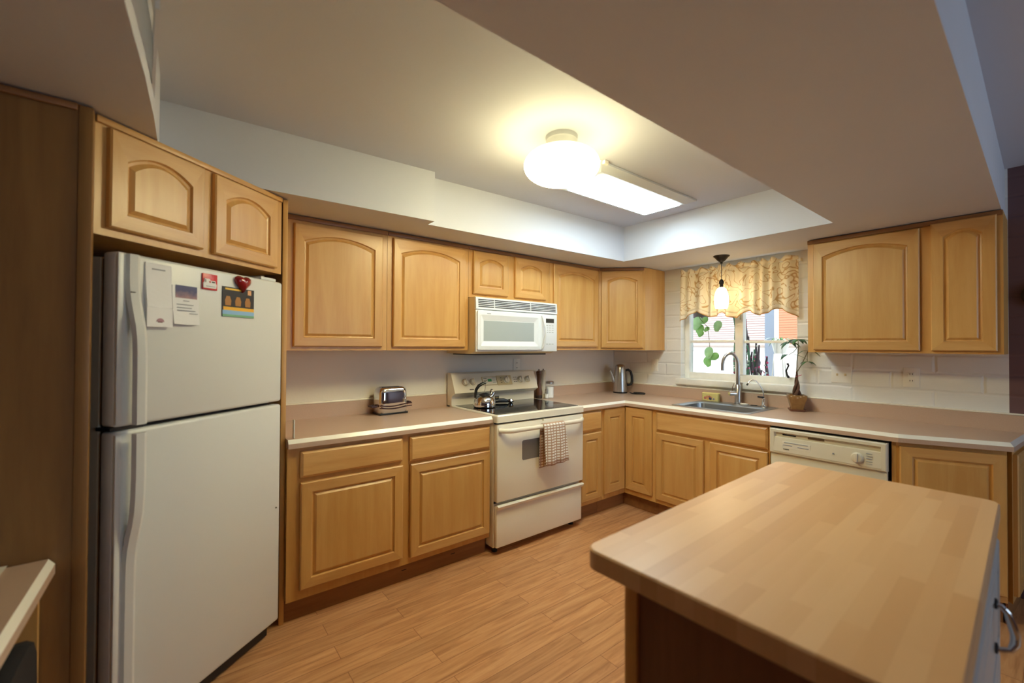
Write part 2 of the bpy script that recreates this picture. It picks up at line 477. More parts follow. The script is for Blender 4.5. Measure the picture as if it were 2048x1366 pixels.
# ceiling: raised tray, lowered soffits on all sides of it, high ceiling of the room behind
b = MB()
b.box((XL-0.2, YF-0.2, ZC), (0.25, 0.25, 2.75))
TLx, TRx = -3.752, -0.683
b.prism([(XL, 0.0), (XL, -0.63), (TLx, -0.63), (TLx, -0.632), (-2.50, -0.686), (-2.50, -0.602), (TRx, -0.650), (TRx, 0.0)], ZS, ZC+0.01)
b.prism([(TRx, 0.0), (TRx, -2.132), (-0.0, -2.132), (0.0, 0.0)], ZS, ZC+0.01)
b.prism([(XL, -2.10), (-3.27, -2.132), (0.0, -2.132), (0.0, -2.757), (-2.45, -2.786), (XL, -2.81)], ZS, ZC+0.01)
b.prism([(XL, -0.63), (XL, -2.10), (-3.80, -2.14), (-3.785, -1.70), (-3.765, -1.42), (-3.752, -1.15), (-3.745, -0.85), (TLx, -0.63)], ZS, ZC+0.01)
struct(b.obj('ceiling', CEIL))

struct(MB().box((XL-0.2, 0.0, 0.0), (0.0, 0.2, ZC)).obj('wall_back', PAINT))
struct(MB().box((XL-0.2, YF, 0.0), (XL, 0.0, ZC)).obj('wall_left', PLUM))
# wall on the right: white painted block with the window hole, plum beyond the cabinets
WY0, WY1, WZ0, WZ1 = -1.722, -0.775, 1.078, 2.06
b = MB()
T = 0.22
b.box((0, WY1, 0), (T, 0.2, ZC)); b.box((0, WY0, 0), (T, WY1, WZ0)); b.box((0, WY0, WZ1), (T, WY1, ZC))
b.box((0, -2.768, 0), (T, WY0, ZC))
b.box((0, YF, 0), (T, -2.768, ZC), 1)
struct(b.obj('wall_right', [BLOCKW, BLOCKP]))
b = MB()
OX0, OX1, OZ0, OZ1 = -2.4, -0.4, 0.75, 2.25
b.box((XL, YF-0.2, 0), (OX0, YF, ZC)); b.box((OX1, YF-0.2, 0), (0, YF, ZC))
b.box((OX0, YF-0.2, 0), (OX1, YF, OZ0)); b.box((OX0, YF-0.2, OZ1), (OX1, YF, ZC))
struct(b.obj('wall_front', PLUM))
wf = struct(box('window_2', (OX0, YF-0.12, OZ0), (OX0+0.05, YF-0.06, OZ1), FRAMEP))
for lo, hi in (((OX1-0.05, YF-0.12, OZ0), (OX1, YF-0.06, OZ1)), ((OX0+0.05, YF-0.12, OZ0), (OX1-0.05, YF-0.06, OZ0+0.05)),
               ((OX0+0.05, YF-0.12, OZ1-0.05), (OX1-0.05, YF-0.06, OZ1)), ((-1.43, YF-0.12, OZ0+0.05), (-1.37, YF-0.06, OZ1-0.05))):
    box('window_frame', lo, hi, FRAMEP, wf)

# kitchen window: painted steel casements in the block wall
win = bpy.data.objects.new('window_1', None); COL.objects.link(win); struct(win); win.location = (0.07, -1.27, 1.08)
def wbox(name, y0, y1, z0, z1, x0=0.0, x1=0.05, mt=FRAMEP, bev=0.003):
    return box(name, (x0, y0+1.27, z0-1.08), (x1, y1+1.27, z1-1.08), mt, win, bev)
wbox('window_frame', WY0+0.001, WY0+0.02, 1.085, 2.055); wbox('window_frame', WY1-0.045, WY1-0.001, 1.085, 2.055)
wbox('window_frame', WY0+0.02, WY1-0.045, 1.085, 1.148); wbox('window_frame', WY0+0.02, WY1-0.045, 2.0, 2.055)
wbox('mullion', -1.303, -1.236, 1.148, 2.0, -0.012, 0.052)
wbox('glazing_bar', -1.236, WY1-0.045, 1.420, 1.442, 0.012, 0.04); wbox('glazing_bar', WY0+0.02, -1.303, 1.414, 1.436, 0.012, 0.04)
wbox('pane', -1.236, WY1-0.045, 1.148, 2.0, 0.024, 0.028, PANE, 0); wbox('pane', WY0+0.02, -1.303, 1.148, 2.0, 0.024, 0.028, PANE, 0)
box('window_sill', (-0.115, WY0-1.0*0+1.27-0.0, -0.042), (-0.001, WY1+1.27+0.03, 0.012), FRAMEP, win, 0.006)
MB().tube([(-0.02, -0.375, 0.07), (-0.045, -0.375, 0.085), (-0.05, -0.37, 0.12), (-0.045, -0.385, 0.16), (-0.04, -0.375, 0.175)], [0.010, 0.008, 0.006, 0.006, 0.009], 8).obj('crank_handle', DGREY, win, smooth=True)
MB().tube([(-0.015, -0.028, 0.63), (-0.045, -0.028, 0.62), (-0.045, -0.028, 0.53)], [0.008, 0.008, 0.007], 8).obj('latch', BISQUE_D, win, smooth=True)

# ------------------------------------------------------------------ upper cabinets
def upper(label, x0, x1, z0, doors, y=-0.315, loc=None, rot=0.0, depth=0.313, trim=True):
    """local: x along the front, y=0 the face frame, +y to the wall"""
    L_ = loc if loc else (x0, y, 0)
    t = thing('upper_cabinet', label, 'cabinet', L_, rot, 'maple wall cabinets')
    W = x1-x0
    box('carcass', (0.0006, 0, z0), (W-0.0006, depth, UT), MAPLE, t)
    for d in doors:
        add_door(t, d[0]-x0, d[1]-x0, d[2], d[3], True, -0.001, d[4] if len(d) > 4 else 0.042)
    if trim:
        box('top_moulding', (0.0006, -0.010, UT-0.026), (W-0.0006, -0.0005, UT), TRIMWOOD, t, 0.003)
    return t
upper('maple wall cabinet with one wide arched door, next to the refrigerator', -3.2505, -2.635, UB, [(-3.174, -2.669, 1.370, 2.058)])
upper('maple wall cabinet with one arched door, just left of the microwave', -2.634, -2.031, UB, [(-2.600, -2.062, 1.370, 2.064)])
upper('short maple cabinet with two small arched doors above the microwave', -2.030, -1.236, 1.732, [(-1.996, -1.679, 1.757, 2.070, 0.035), (-1.610, -1.285, 1.757, 2.072, 0.035)])
upper('maple wall cabinet with one arched door, just right of the microwave', -1.235, -0.611, UB, [(-1.195, -0.640, 1.374, 2.073)])
upper('wide maple wall cabinet with two arched doors, right of the kitchen window', 0, 0.878, UB,
      [(0.036, 0.560, 1.364, 2.070), (0.606, 0.856, 1.364, 2.080, 0.035)], loc=(-0.315, -1.889, 0), rot=-PI/2, depth=0.312)
# diagonal corner cabinet
t = thing('corner_cabinet', 'diagonal maple wall cabinet with one arched door in the corner over the percolator', 'cabinet', (-0.61, -0.315, 0), -PI/4)
def w2l(p, o=(-0.61, -0.315), a=-PI/4):
    dx, dy = p[0]-o[0], p[1]-o[1]
    return (dx*math.cos(-a)-dy*math.sin(-a), dx*math.sin(-a)+dy*math.cos(-a))
MB().prism([w2l(p) for p in ((-0.6095, -0.003), (-0.6095, -0.315), (-0.315, -0.6095), (-0.003, -0.6095), (-0.003, -0.003))], UB, UT).obj('carcass', MAPLE, t)
add_door(t, 0.022, 0.396, 1.366, 2.068, True, -0.001, 0.035)
box('top_moulding', (0.012, -0.010, UT-0.026), (0.405, -0.0005, UT), TRIMWOOD, t, 0.003)

# ------------------------------------------------------------------ refrigerator enclosure
A = Vector((-3.899, -1.072, 0)); FR = math.radians(38.986)
t = thing('fridge_cabinet', 'maple cabinet with two arched doors above the refrigerator', 'cabinet', A, FR)
box('carcass', (0.002, 0, 1.726), (0.795, 0.40, UT), MAPLE, t)
add_door(t, 0.035, 0.365, 1.753, 2.074, True, -0.001, 0.042)
add_door(t, 0.412, 0.752, 1.748, 2.074, True, -0.001, 0.042)
box('top_moulding', (0.002, -0.012, UT-0.022), (0.790, -0.0005, UT), MAPLE_H, t, 0.003)
t = thing('filler_panel', 'narrow maple panel right of the refrigerator, floor to soffit', 'panel', (-3.270, -0.556, 0))
MB().prism([(0.0, 0.0), (0.018, 0.0), (0.018, 0.55), (0.0, 0.55)], 0.0, UT).obj('side_board', MAPLE, t)
box('edge_strip', (-0.004, -0.012, 0.0), (0.0185, -0.0005, UT), MAPLE, t, 0.002)
t = thing('tall_panel', 'tall plain maple panel left of the refrigerator, floor to soffit', 'panel', (-3.905, -1.114, 0))
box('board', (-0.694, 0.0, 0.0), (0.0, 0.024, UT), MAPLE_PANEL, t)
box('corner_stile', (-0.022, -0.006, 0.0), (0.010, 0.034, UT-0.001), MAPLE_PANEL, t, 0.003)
box('top_moulding', (-0.694, -0.012, UT-0.02), (-0.024, -0.0005, UT), TRIMWOOD, t, 0.003)

# refrigerator, turned 39 degrees
OFF = -0.05
t = thing('refrigerator', 'off-white top-freezer refrigerator standing at an angle between maple panels', 'refrigerator', (A.x+math.sin(FR)*0.05, A.y-math.cos(FR)*0.05, 0), FR)
S0, S1 = 0.036, 0.750
box('case', (S0+0.004, 0.075, 0.03), (S1-0.004, 0.60, 1.662), FRIDGE_SIDE, t, 0.006)
def fridge_door(z0, z1):
    return box('door', (S0, 0.0, z0), (S1, 0.062, z1), FRIDGE, t, 0.012, seg=3)
du = fridge_door(1.111, 1.676); dl = fridge_door(0.075, 1.097)
box('gasket', (S0+0.012, 0.0625, 0.09), (S1-0.012, 0.0745, 1.655), DGREY, t)
box('kick_grille', (S0+0.02, 0.05, 0.005), (S1-0.02, 0.074, 0.07), BLACK, t)
box('hinge_cap', (S1-0.11, 0.02, 1.677), (S1-0.02, 0.10, 1.692), FRIDGE, t, 0.004)
box('hinge_plate', (S0-0.002, 0.015, 1.0985), (S0+0.10, 0.075, 1.1095), DGREY, t)
def handle(par, zs, offs):
    L_ = []
    for z, o_ in zip(zs, offs):
        x0, x1 = 0.062, 0.100
        L_.append([(x0, -0.0005 - max(o_-0.016, 0.0), z), (x0+0.004, -o_, z), (x1-0.012, -o_-0.004, z), (x1, -o_+0.004, z), (x1+0.004, -0.0005-max(o_-0.016, 0.0), z)])
    return MB().loops(L_, 0, True, True).obj('handle', FRIDGE, par, smooth=True)
handle(du, [1.672, 1.60, 1.56, 1.52, 1.48, 1.44, 1.40, 1.35, 1.25, 1.16, 1.118], [0.012, 0.012, 0.014, 0.020, 0.030, 0.040, 0.046, 0.049, 0.050, 0.050, 0.050])
handle(dl, [1.090, 1.05, 0.95, 0.88, 0.83, 0.79, 0.75, 0.71, 0.67, 0.62, 0.30, 0.085], [0.050, 0.050, 0.050, 0.048, 0.044, 0.036, 0.026, 0.018, 0.014, 0.012, 0.012, 0.012])
box('handle_edge_trim', (S0-0.001, -0.008, 1.12), (S0+0.016, 0.0, 1.672), FRIDGE, du, 0.003)
box('handle_edge_trim', (S0-0.001, -0.008, 0.085), (S0+0.016, 0.0, 1.088), FRIDGE, dl, 0.003)
box('name_mark', (0.066, -0.0185, 1.545), (0.090, -0.0165, 1.549), DARKINK, du)
MB().lathe([(0.004, 0), (0.003, 0.003)], (0.722, -0.0005, 0.613), 10, axis='y').obj('screw_cap', DARKINK, dl)

# papers and magnets on the freezer door (local fridge frame)
FO = Vector((A.x+math.sin(FR)*0.05, A.y-math.cos(FR)*0.05, 0))
def on_fridge(s, z, off=0.0):
    return Vector((FO.x + math.cos(FR)*s + math.sin(FR)*off, FO.y + math.sin(FR)*s - math.cos(FR)*off, z))
def curved(w_, h_, y0, bow, n=8):
    bb = MB(); rows = []
    for i in range(n+1):
        v = i/n
        rows.append([(0, -y0-bow*v*v, -h_*v), (w_*0.5, -y0-bow*v*v*0.8, -h_*v-0.002*v), (w_, -y0-bow*0.6*v*v, -h_*v)])
    return bb.loops(rows, 0, False, False, closed=False)
t = thing('notepad', 'tall white notepad with a small emblem at its foot, on the freezer door', 'notepad', on_fridge(0.120, 1.656), FR)
curved(0.088, 0.150, 0.004, 0.010).obj('top_sheet', PAPER, t, solid=0.002)
box('backing', (0.0, -0.003, -0.216), (0.086, -0.0008, 0.0), PAPER, t)
box('lower_card', (-0.002, -0.016, -0.218), (0.086, -0.012, -0.152), PAPER, t)
MB().prism([(0.030 + 0.013*math.cos(a)*(1.0) , 0.012*math.sin(a)) for a in [PI*k/10 for k in range(11)]], 0, 0.001).obj('emblem', mat('emblem_pink', (176, 140, 152), 0.8), t, (0.012, -0.0163, -0.200)).rotation_euler = (PI/2, 0, 0)
box('emblem', (0.034, -0.0166, -0.203), (0.050, -0.0162, -0.194), mat('emblem_brown', (120, 90, 92), 0.8), t)
box('print_line', (0.020, -0.0075, -0.022), (0.064, -0.0065, -0.018), GREYINK, t)
t = thing('leaflet', 'white leaflet with a dusky blue photo on top, on the freezer door', 'leaflet', on_fridge(0.212, 1.592), FR)
curved(0.102, 0.140, 0.003, 0.012).obj('sheet', PAPER, t, solid=0.0015)
PHOTO = None
def photo_mat():
    mt, nt, b_ = nm('dusk_photo_print'); N, L = nt.nodes, nt.links
    tc = N.new('ShaderNodeTexCoord'); sx = N.new('ShaderNodeSeparateXYZ'); L.new(tc.outputs['Object'], sx.inputs[0])
    n = N.new('ShaderNodeTexNoise'); n.inputs['Scale'].default_value = 50; L.new(tc.outputs['Object'], n.inputs['Vector'])
    md = N.new('ShaderNodeMath'); md.operation = 'MULTIPLY_ADD'; md.inputs[1].default_value = 22.0; md.inputs[2].default_value = 1.0; L.new(sx.outputs['Z'], md.inputs[0])
    a2 = N.new('ShaderNodeMath'); a2.operation = 'MULTIPLY_ADD'; a2.inputs[1].default_value = 0.7; L.new(n.outputs['Fac'], a2.inputs[0]); L.new(md.outputs[0], a2.inputs[2])
    cr = N.new('ShaderNodeValToRGB'); e = cr.color_ramp.elements
    e[0].position = 0.3; e[0].color = lin((168, 132, 138)); e[1].position = 0.95; e[1].color = lin((72, 76, 120))
    L.new(a2.outputs[0], cr.inputs['Fac']); L.new(cr.outputs['Color'], b_.inputs['Base Color'])
    return mt
box('photo_print', (0.012, -0.0056, -0.044), (0.094, -0.0045, 0.002), photo_mat(), t)
for i, z in enumerate((-0.054, -0.068, -0.080, -0.090, -0.100)):
    x0 = (0.04, 0.014, 0.014, 0.014, 0.06)[i]; x1 = (0.062, 0.078, 0.070, 0.084, 0.092)[i]
    yb = -0.0045 - 0.012*(z/0.14)**2
    box('print_line', (x0, yb-0.0012, z-0.0012), (x1, yb-0.0004, z+0.0012), GREYINK, t)
t = thing('magnet', 'square red magnet with a raised white shape, on the freezer door', 'magnet', on_fridge(0.328, 1.592), FR)
box('plate', (0, -0.006, 0), (0.064, -0.0008, 0.062), mat('magnet_red', (206, 44, 50), 0.35), t, 0.0015)
MB().prism([(0.002, 0.006), (0.056, 0.006), (0.058, 0.022), (0.054, 0.026), (0.052, 0.036), (0.030, 0.036), (0.028, 0.042), (0.006, 0.042), (0.006, 0.030), (0.001, 0.024)], 0, 0.003).obj('white_shape', PAPER, t, (0, -0.0062, 0)).rotation_euler = (PI/2, 0, 0)
box('lettering', (0.008, -0.0100, 0.027), (0.011, -0.0094, 0.039), DARKINK, t)
box('lettering', (0.036, -0.0100, 0.028), (0.050, -0.0094, 0.033), DARKINK, t)
box('lettering', (0.012, -0.0100, 0.012), (0.050, -0.0094, 0.014), GREYINK, t)
MB().prism([(0.0, -0.004), (0.004, 0.001), (0.003, 0.004), (0.0, 0.0025), (-0.003, 0.004), (-0.004, 0.001)], 0, 0.0006).obj('printed_heart', mat('magnet_red2', (190, 40, 50), 0.4), t, (0.028, -0.0094, 0.030)).rotation_euler = (PI/2, 0, 0)
t = thing('postcard', 'black postcard with amber jars and a yellow and blue band, on the freezer door', 'postcard', on_fridge(0.418, 1.494, 0.001), FR)
box('card', (0, -0.0025, 0.0), (0.158, -0.0008, 0.122), mat('postcard_black', (30, 30, 34), 0.35), t)
box('yellow_band', (0.004, -0.0033, 0.026), (0.157, -0.0027, 0.040), mat('postcard_yellow', (238, 182, 50), 0.4), t)
box('blue_band', (0, -0.0033, 0.009), (0.158, -0.0027, 0.026), mat('postcard_blue', (140, 185, 226), 0.4), t)
box('green_band', (0, -0.0033, 0.0), (0.158, -0.0027, 0.009), mat('postcard_green', (120, 176, 140), 0.4), t)
AMB = mat('postcard_amber', (168, 116, 52), 0.4)
for x in (0.026, 0.075, 0.124):
    MB().prism([(x-0.013, 0.046), (x+0.013, 0.046), (x+0.015, 0.066), (x+0.008, 0.084), (x-0.008, 0.084), (x-0.015, 0.066)], 0, 0.0006).obj('printed_jar', AMB, t, (0, -0.0027, 0)).rotation_euler = (PI/2, 0, 0)
box('title_line', (0.012, -0.0033, 0.110), (0.095, -0.0027, 0.117), mat('postcard_yellow2', (238, 190, 60), 0.4), t)
box('seal', (0.124, -0.0033, 0.098), (0.142, -0.0027, 0.118), mat('postcard_seal', (224, 170, 120), 0.4), t)
t = thing('heart_magnet', 'glossy dark red heart magnet holding the postcard on the freezer door', 'magnet', on_fridge(0.512, 1.640), FR)
hp = []
for k in range(24):
    a = 2*PI*k/24
    hp.append((0.0385*math.sin(a)**3/1.0, 0.0024*(13*math.cos(a)-5*math.cos(2*a)-2*math.cos(3*a)-math.cos(4*a))))
MB().loops([[(x*f, -y_, z*f) for x, z in hp] for f, y_ in ((1.0, 0.0035), (1.0, 0.010), (0.86, 0.019), (0.5, 0.025), (0.1, 0.026))], 0, True, True).obj('heart', mat('heart_red', (140, 16, 26), 0.15, coat=0.6), t, smooth=True)

# ------------------------------------------------------------------ base cabinets
ZF0, ZF1 = 0.115, 0.871
def base(name, label, loc, rot, W, doors=(), drawers=(), depth=0.595, toe=0.046, extra=None):
    t = thing(name, label, 'cabinet', loc, rot, 'maple base cabinets')
    if name == 'sink_cabinet':
        box('carcass', (0.0008, 0, ZF0), (W-0.0008, 0.022, ZF1), MAPLE, t)
        box('cabinet_floor', (0.0008, 0.0225, ZF0), (W-0.0008, depth, 0.60), MAPLE, t)
    else:
        box('carcass', (0.0008, 0, ZF0), (W-0.0008, depth, ZF1), MAPLE, t)
    box('toe_kick', (0.0008, toe, 0.0), (W-0.0008, toe+0.016, ZF0-0.0005), TOEWOOD, t)
    for d in doors: add_door(t, d[0], d[1], d[2], d[3], False, -0.001)
    for d in drawers: add_drawer(t, d[0], d[1], d[2], d[3], -0.001)
    return t
t = base('base_cabinet', 'maple base cabinet with two drawers over two doors, between refrigerator and range', (-3.2505, -0.60, 0), 0, 1.2155,
     [(0.0605, 0.5985, 0.165, 0.694), (0.6445, 1.2065, 0.150, 0.690)], [(0.0585, 0.5955, 0.718, 0.850), (0.6405, 1.2065, 0.708, 0.850)])
for x in (0.62, 0.95):
    box('kick_nail_mark', (x, 0.0445, 0.060), (x+0.03, 0.0455, 0.064), DARK, t)
base('base_cabinet', 'narrow maple base cabinet with one drawer over one door, right of the range', (-1.188, -0.60, 0), 0, 0.281,
     [(0.022, 0.262, 0.150, 0.684)], [(0.022, 0.262, 0.704, 0.853)])
# inner-corner cabinet with folding door leaves
t = thing('corner_base_cabinet', 'maple corner base cabinet with two narrow door leaves meeting in the inner corner', 'cabinet', (-0.60, -0.60, 0))
MB().prism([(-0.305, 0.595), (-0.305, 0.0), (0.0, 0.0), (0.0, -0.305), (0.595, -0.305), (0.595, 0.595)], ZF0, ZF1).obj('carcass', MAPLE, t)
MB().prism([(-0.305, 0.06), (-0.305, 0.046), (0.046, 0.046), (0.046, -0.305), (0.06, -0.305), (0.06, 0.06)], 0, ZF0-0.0005).obj('toe_kick', TOEWOOD, t)
add_door(t, -0.288, -0.0215, 0.160, 0.858, False, -0.001, r=0.066)
o = door_mesh(0.258, 0.698, False, 0.066).obj('door', [MAPLE, MAPLE_H], t, (-0.001, -0.0215, 0.160), -PI/2)
base('sink_cabinet', 'maple sink base cabinet with a false drawer front over two doors', (-0.60, -0.906, 0), -PI/2, 0.858,
     [(0.017, 0.409, 0.150, 0.688), (0.458, 0.847, 0.150, 0.688)], [(0.016, 0.847, 0.706, 0.850)])
ang = math.atan2(-0.40, 0.17)
def wl(p, o, a):
    dx, dy = p[0]-o[0], p[1]-o[1]
    return (dx*math.cos(a)+dy*math.sin(a), -dx*math.sin(a)+dy*math.cos(a))
t = thing('angled_cabinet', 'dim angled maple base cabinet with one door, right of the dishwasher', 'cabinet', (-0.60, -2.39, 0), ang)
MB().prism([wl(p, (-0.60, -2.39), ang) for p in ((-0.598, -2.39), (-0.434, -2.779), (-0.045, -2.435), (-0.045, -2.372), (-0.598, -2.372))], ZF0, ZF1).obj('carcass', MAPLE, t)
add_door(t, 0.012, 0.418, 0.150, 0.850, False, 0.001)
box('toe_kick', (0.01, 0.04, 0), (0.42, 0.052, ZF0-0.0005), TOEWOOD, t)
t = thing('end_cabinet', 'maple cabinet on the counter end facing away from the range, cut by the right edge', 'cabinet', (-0.425, -2.796, 0), -0.07)
MB().prism([wl(p, (-0.425, -2.796), -0.07) for p in ((-0.420, -2.795), (-0.006, -2.824), (-0.006, -2.445), (-0.030, -2.440))], ZF0, ZF1).obj('carcass', MAPLE, t)
add_door(t, 0.022, 0.395, 0.150, 0.850, False, 0.001)
box('toe_kick', (0.02, 0.020, 0), (0.41, 0.028, ZF0-0.0005), TOEWOOD, t)

# ------------------------------------------------------------------ countertops
def counter_edges(t, inn, out, z=CT):
    """inn/out: front-edge paths, inn is the flat top's edge, out the outer face"""
    MB().loops([[(x, y, z) for x, y in inn], [(x, y, z-0.019) for x, y in out]], 0, False, False, closed=False).obj('bevel_edge', CREAM, t)
    return [(x, y, z-0.019) for x, y in out], [(x, y, z-0.043) for x, y in out]
# left run
t = thing('countertop', 'pinkish beige laminate countertop between refrigerator and range with a low backsplash', 'countertop')
b = MB()
X0, X1 = -3.2505, -2.034
b.face([(X0, -0.617, CT), (X1, -0.617, CT), (X1, -0.022, CT), (X0, -0.022, CT)])
e1, e2 = counter_edges(t, [(X0, -0.617), (X1, -0.617)], [(X0, -0.631), (X1, -0.631)])
b.loops([e1, e2, [(x, y+0.6, z) for x, y, z in e2]], 0, False, False, closed=False)
b.face([(X1, -0.617, CT), (X1, -0.631, CT-0.019), (X1, -0.631, CT-0.043), (X1, -0.022, CT-0.043), (X1, -0.022, CT)])
b.face([(X0, -0.617, CT), (X0, -0.631, CT-0.019), (X0, -0.631, CT-0.043), (X0, -0.022, CT-0.043), (X0, -0.022, CT)])
b.obj('top', LAM, t)
MB().box((X0, -0.022, CT-0.04), (X1, -0.001, 1.008)).obj('backsplash', LAM, t)
MB().box((X0, -0.023, 1.0085), (X1, -0.001, 1.018), 0, 0.003).obj('backsplash_cap', CREAM, t)
# long L run with the sink
t = thing('countertop', 'L-shaped pinkish beige laminate countertop around the sink with a low backsplash', 'countertop')
XR = -1.190
inn = [(XR, -0.617), (-0.617, -0.617), (-0.617, -2.402), (-0.448, -2.790), (-0.005, -2.826)]
out = [(XR, -0.631), (-0.631, -0.631), (-0.631, -2.405), (-0.458, -2.804), (-0.005, -2.841)]
HX0, HX1, HY0, HY1 = -0.532, -0.10, -1.60, -1.035
b = MB()
W0 = -0.022
for pl in ([(XR, W0), (XR, -0.617), (-0.617, -0.617), (W0, -0.617), (W0, W0)],
           [(-0.617, -0.617), (-0.617, HY1), (W0, HY1), (W0, -0.617)],
           [(-0.617, HY1), (-0.617, HY0), (HX0, HY0), (HX0, HY1)], [(HX1, HY1), (HX1, HY0), (W0, HY0), (W0, HY1)],
           [(-0.617, HY0), (-0.617, -2.402), (-0.448, -2.790), (W0, -2.8246), (W0, HY0)]):
    b.face([(x, y, CT) for x, y in pl])
e1, e2 = counter_edges(t, inn, out)
e3 = [(XR, -0.60, CT-0.043), (-0.60, -0.60, CT-0.043), (-0.60, -2.40, CT-0.043), (-0.43, -2.79, CT-0.043), (-0.005, -2.82, CT-0.043)]
b.loops([e1, e2, e3], 0, False, False, closed=False)
b.face([(XR, -0.617, CT), (XR, -0.631, CT-0.019), (XR, -0.631, CT-0.043), (XR, W0, CT-0.043), (XR, W0, CT)])
b.obj('top', LAM, t)
MB().box((XR, -0.022, CT-0.04), (-0.001, -0.001, 1.008)).obj('backsplash', LAM, t)
MB().box((-0.022, -2.838, CT-0.04), (-0.001, -0.0225, 1.008)).obj('backsplash', LAM, t)
MB().box((XR, -0.023, 1.0085), (-0.001, -0.001, 1.018), 0, 0.003).obj('backsplash_cap', CREAM, t)
MB().box((-0.023, -2.838, 1.0085), (-0.001, -0.0235, 1.018), 0, 0.003).obj('backsplash_cap', CREAM, t)

# ------------------------------------------------------------------ range
RX0, RX1 = -2.028, -1.197
t = thing('range', 'bisque electric range with black glass cooktop between the base cabinets', 'range', (RX0, 0, 0))
RW = RX1-RX0
b = MB(); b.box((0.004, -0.625, 0.045), (RW-0.004, -0.030, 0.870), 0, 0.004)
b.obj('body', BISQUE, t, smooth=True)
box('gap_shade_strip', (0.008, -0.6262, 0.335), (RW-0.008, -0.6252, 0.350), DARK, t)  # dark strips painted as the shade in the gaps around the oven door
box('gap_shade_strip', (0.008, -0.640, 0.8635), (RW-0.008, -0.6252, 0.8735), DARK, t)
for x in (0.05, RW-0.05):
    for y in (-0.58, -0.10):
        MB().lathe([(0.02, 0), (0.02, 0.0445)], (x, y, 0), 12).obj('foot', BLACK, t)
ctp = MB().loops([[(x, y, z) for x, y, z in rrect(0.0, RW, -0.672, -0.045, 0.012, zz)] for zz in (0.874, 0.916)] +
           [rrect(0.006, RW-0.006, -0.666, -0.050, 0.010, 0.923)], 0, True, True).obj('cooktop_frame', BISQUE, t, smooth=True)
MB().loops([rrect(0.025, RW-0.025, -0.640, -0.092, 0.012, 0.9232), rrect(0.027, RW-0.027, -0.638, -0.094, 0.012, 0.9252)], 0, True, True).obj('cooktop_glass', GLASSTOP, ctp)
GR = mat('burner_ring_print', (58, 56, 54), 0.12)
for cx_, cy_, r_ in ((0.22, -0.47, 0.10), (0.62, -0.47, 0.08), (0.22, -0.21, 0.075), (0.62, -0.21, 0.10)):
    n_ = 40
    MB().loops([[(cx_+rr*math.cos(2*PI*k/n_), cy_+rr*math.sin(2*PI*k/n_), 0.9254) for k in range(n_)] for rr in (r_, r_-0.0025)], 0, False, False).obj('burner_ring', GR, ctp)
# backguard, face leaning back
def yf(z): return -0.145 + (z-1.0)*0.42
bgp = [(-0.085, 0.924), (-0.085, 0.988), (-0.108, 1.004), (yf(1.03)-0.006, 1.020), (yf(1.16), 1.160), (yf(1.16)+0.014, 1.171), (-0.022, 1.171), (-0.022, 0.924)]
bgo = MB().loops([[(x, y, z) for y, z in bgp] for x in (0.0, RW)], 0, True, True).obj('backguard', BISQUE, t)
tilt = math.atan(0.42)
def on_bg(x, z, d=0.0): return (x, yf(z)-0.004-d, z)
def knob(x, z, r_):
    k = MB().lathe([(r_, 0), (r_, 0.004), (r_*0.86, 0.006), (r_*0.80, 0.020), (r_*0.6, 0.023)], (0, 0, 0), 24, axis='y')
    k.box((-0.0045, -0.030, -r_*0.95), (0.0045, -0.004, r_*0.95), 0, 0.002)
    o = k.obj('knob', BISQUE, bgo, on_bg(x, z), smooth=True); o.rotation_euler = (-tilt, 0, 0)
    q = MB().lathe([(r_*1.18, 0), (r_*1.18, 0.0012)], (0, 0, 0), 28, axis='y').obj('dial_ring', BISQUE_D, o, (0, 0.0006, 0))
for x, r_ in ((0.105, 0.024), (0.175, 0.024), (0.505, 0.029), (0.655, 0.025), (0.735, 0.025)):
    knob(x, 1.098, r_)
def bgplate(name, x0, x1, z0, z1, mt, d=0.002, th=0.003):
    o = box(name, (0, -th, -(z1-z0)/2/math.cos(tilt)), (x1-x0, 0.001, (z1-z0)/2/math.cos(tilt)), mt, bgo, 0, on_bg(x0, (z0+z1)/2, d-0.004+0.002)); o.rotation_euler = (-tilt, 0, 0); return o
bgplate('control_panel', 0.265, 0.405, 1.066, 1.132, BISQUE_D)
bgplate('control_panel', 0.41, 0.56, 1.062, 1.136, BISQUE_D, 0.0015)
bgplate('control_face', 0.271, 0.399, 1.071, 1.127, BISQUE, 0.0045)
bgplate('clock_display', 0.318, 0.353, 1.094, 1.114, GREEN, 0.007)
for z in (1.086, 1.104, 1.120):
    bgplate('print_line', 0.278, 0.310, z-0.002, z+0.002, GREYINK if z < 1.1 else DARKINK, 0.0068, 0.001)
    bgplate('print_line', 0.362, 0.392, z-0.0015, z+0.0015, GREYINK, 0.0068, 0.001)
for x in (0.445, 0.585, 0.605):
    for z in (1.082, 1.100, 1.118):
        bgplate('print_line', x, x+0.012, z-0.002, z+0.002, DARKINK, 0.0048 if x < 0.5 else 0.0022, 0.001)
bgplate('name_mark', 0.135, 0.172, 1.040, 1.045, DARKINK, 0.002, 0.001)
box('badge', (0.405, -0.0865, 0.946), (0.448, -0.0848, 0.969), DARKINK, bgo, 0.0006)
box('badge_lettering', (0.411, -0.0875, 0.955), (0.442, -0.0866, 0.961), mat('gold_letters', (190, 160, 100), 0.4), bgo)
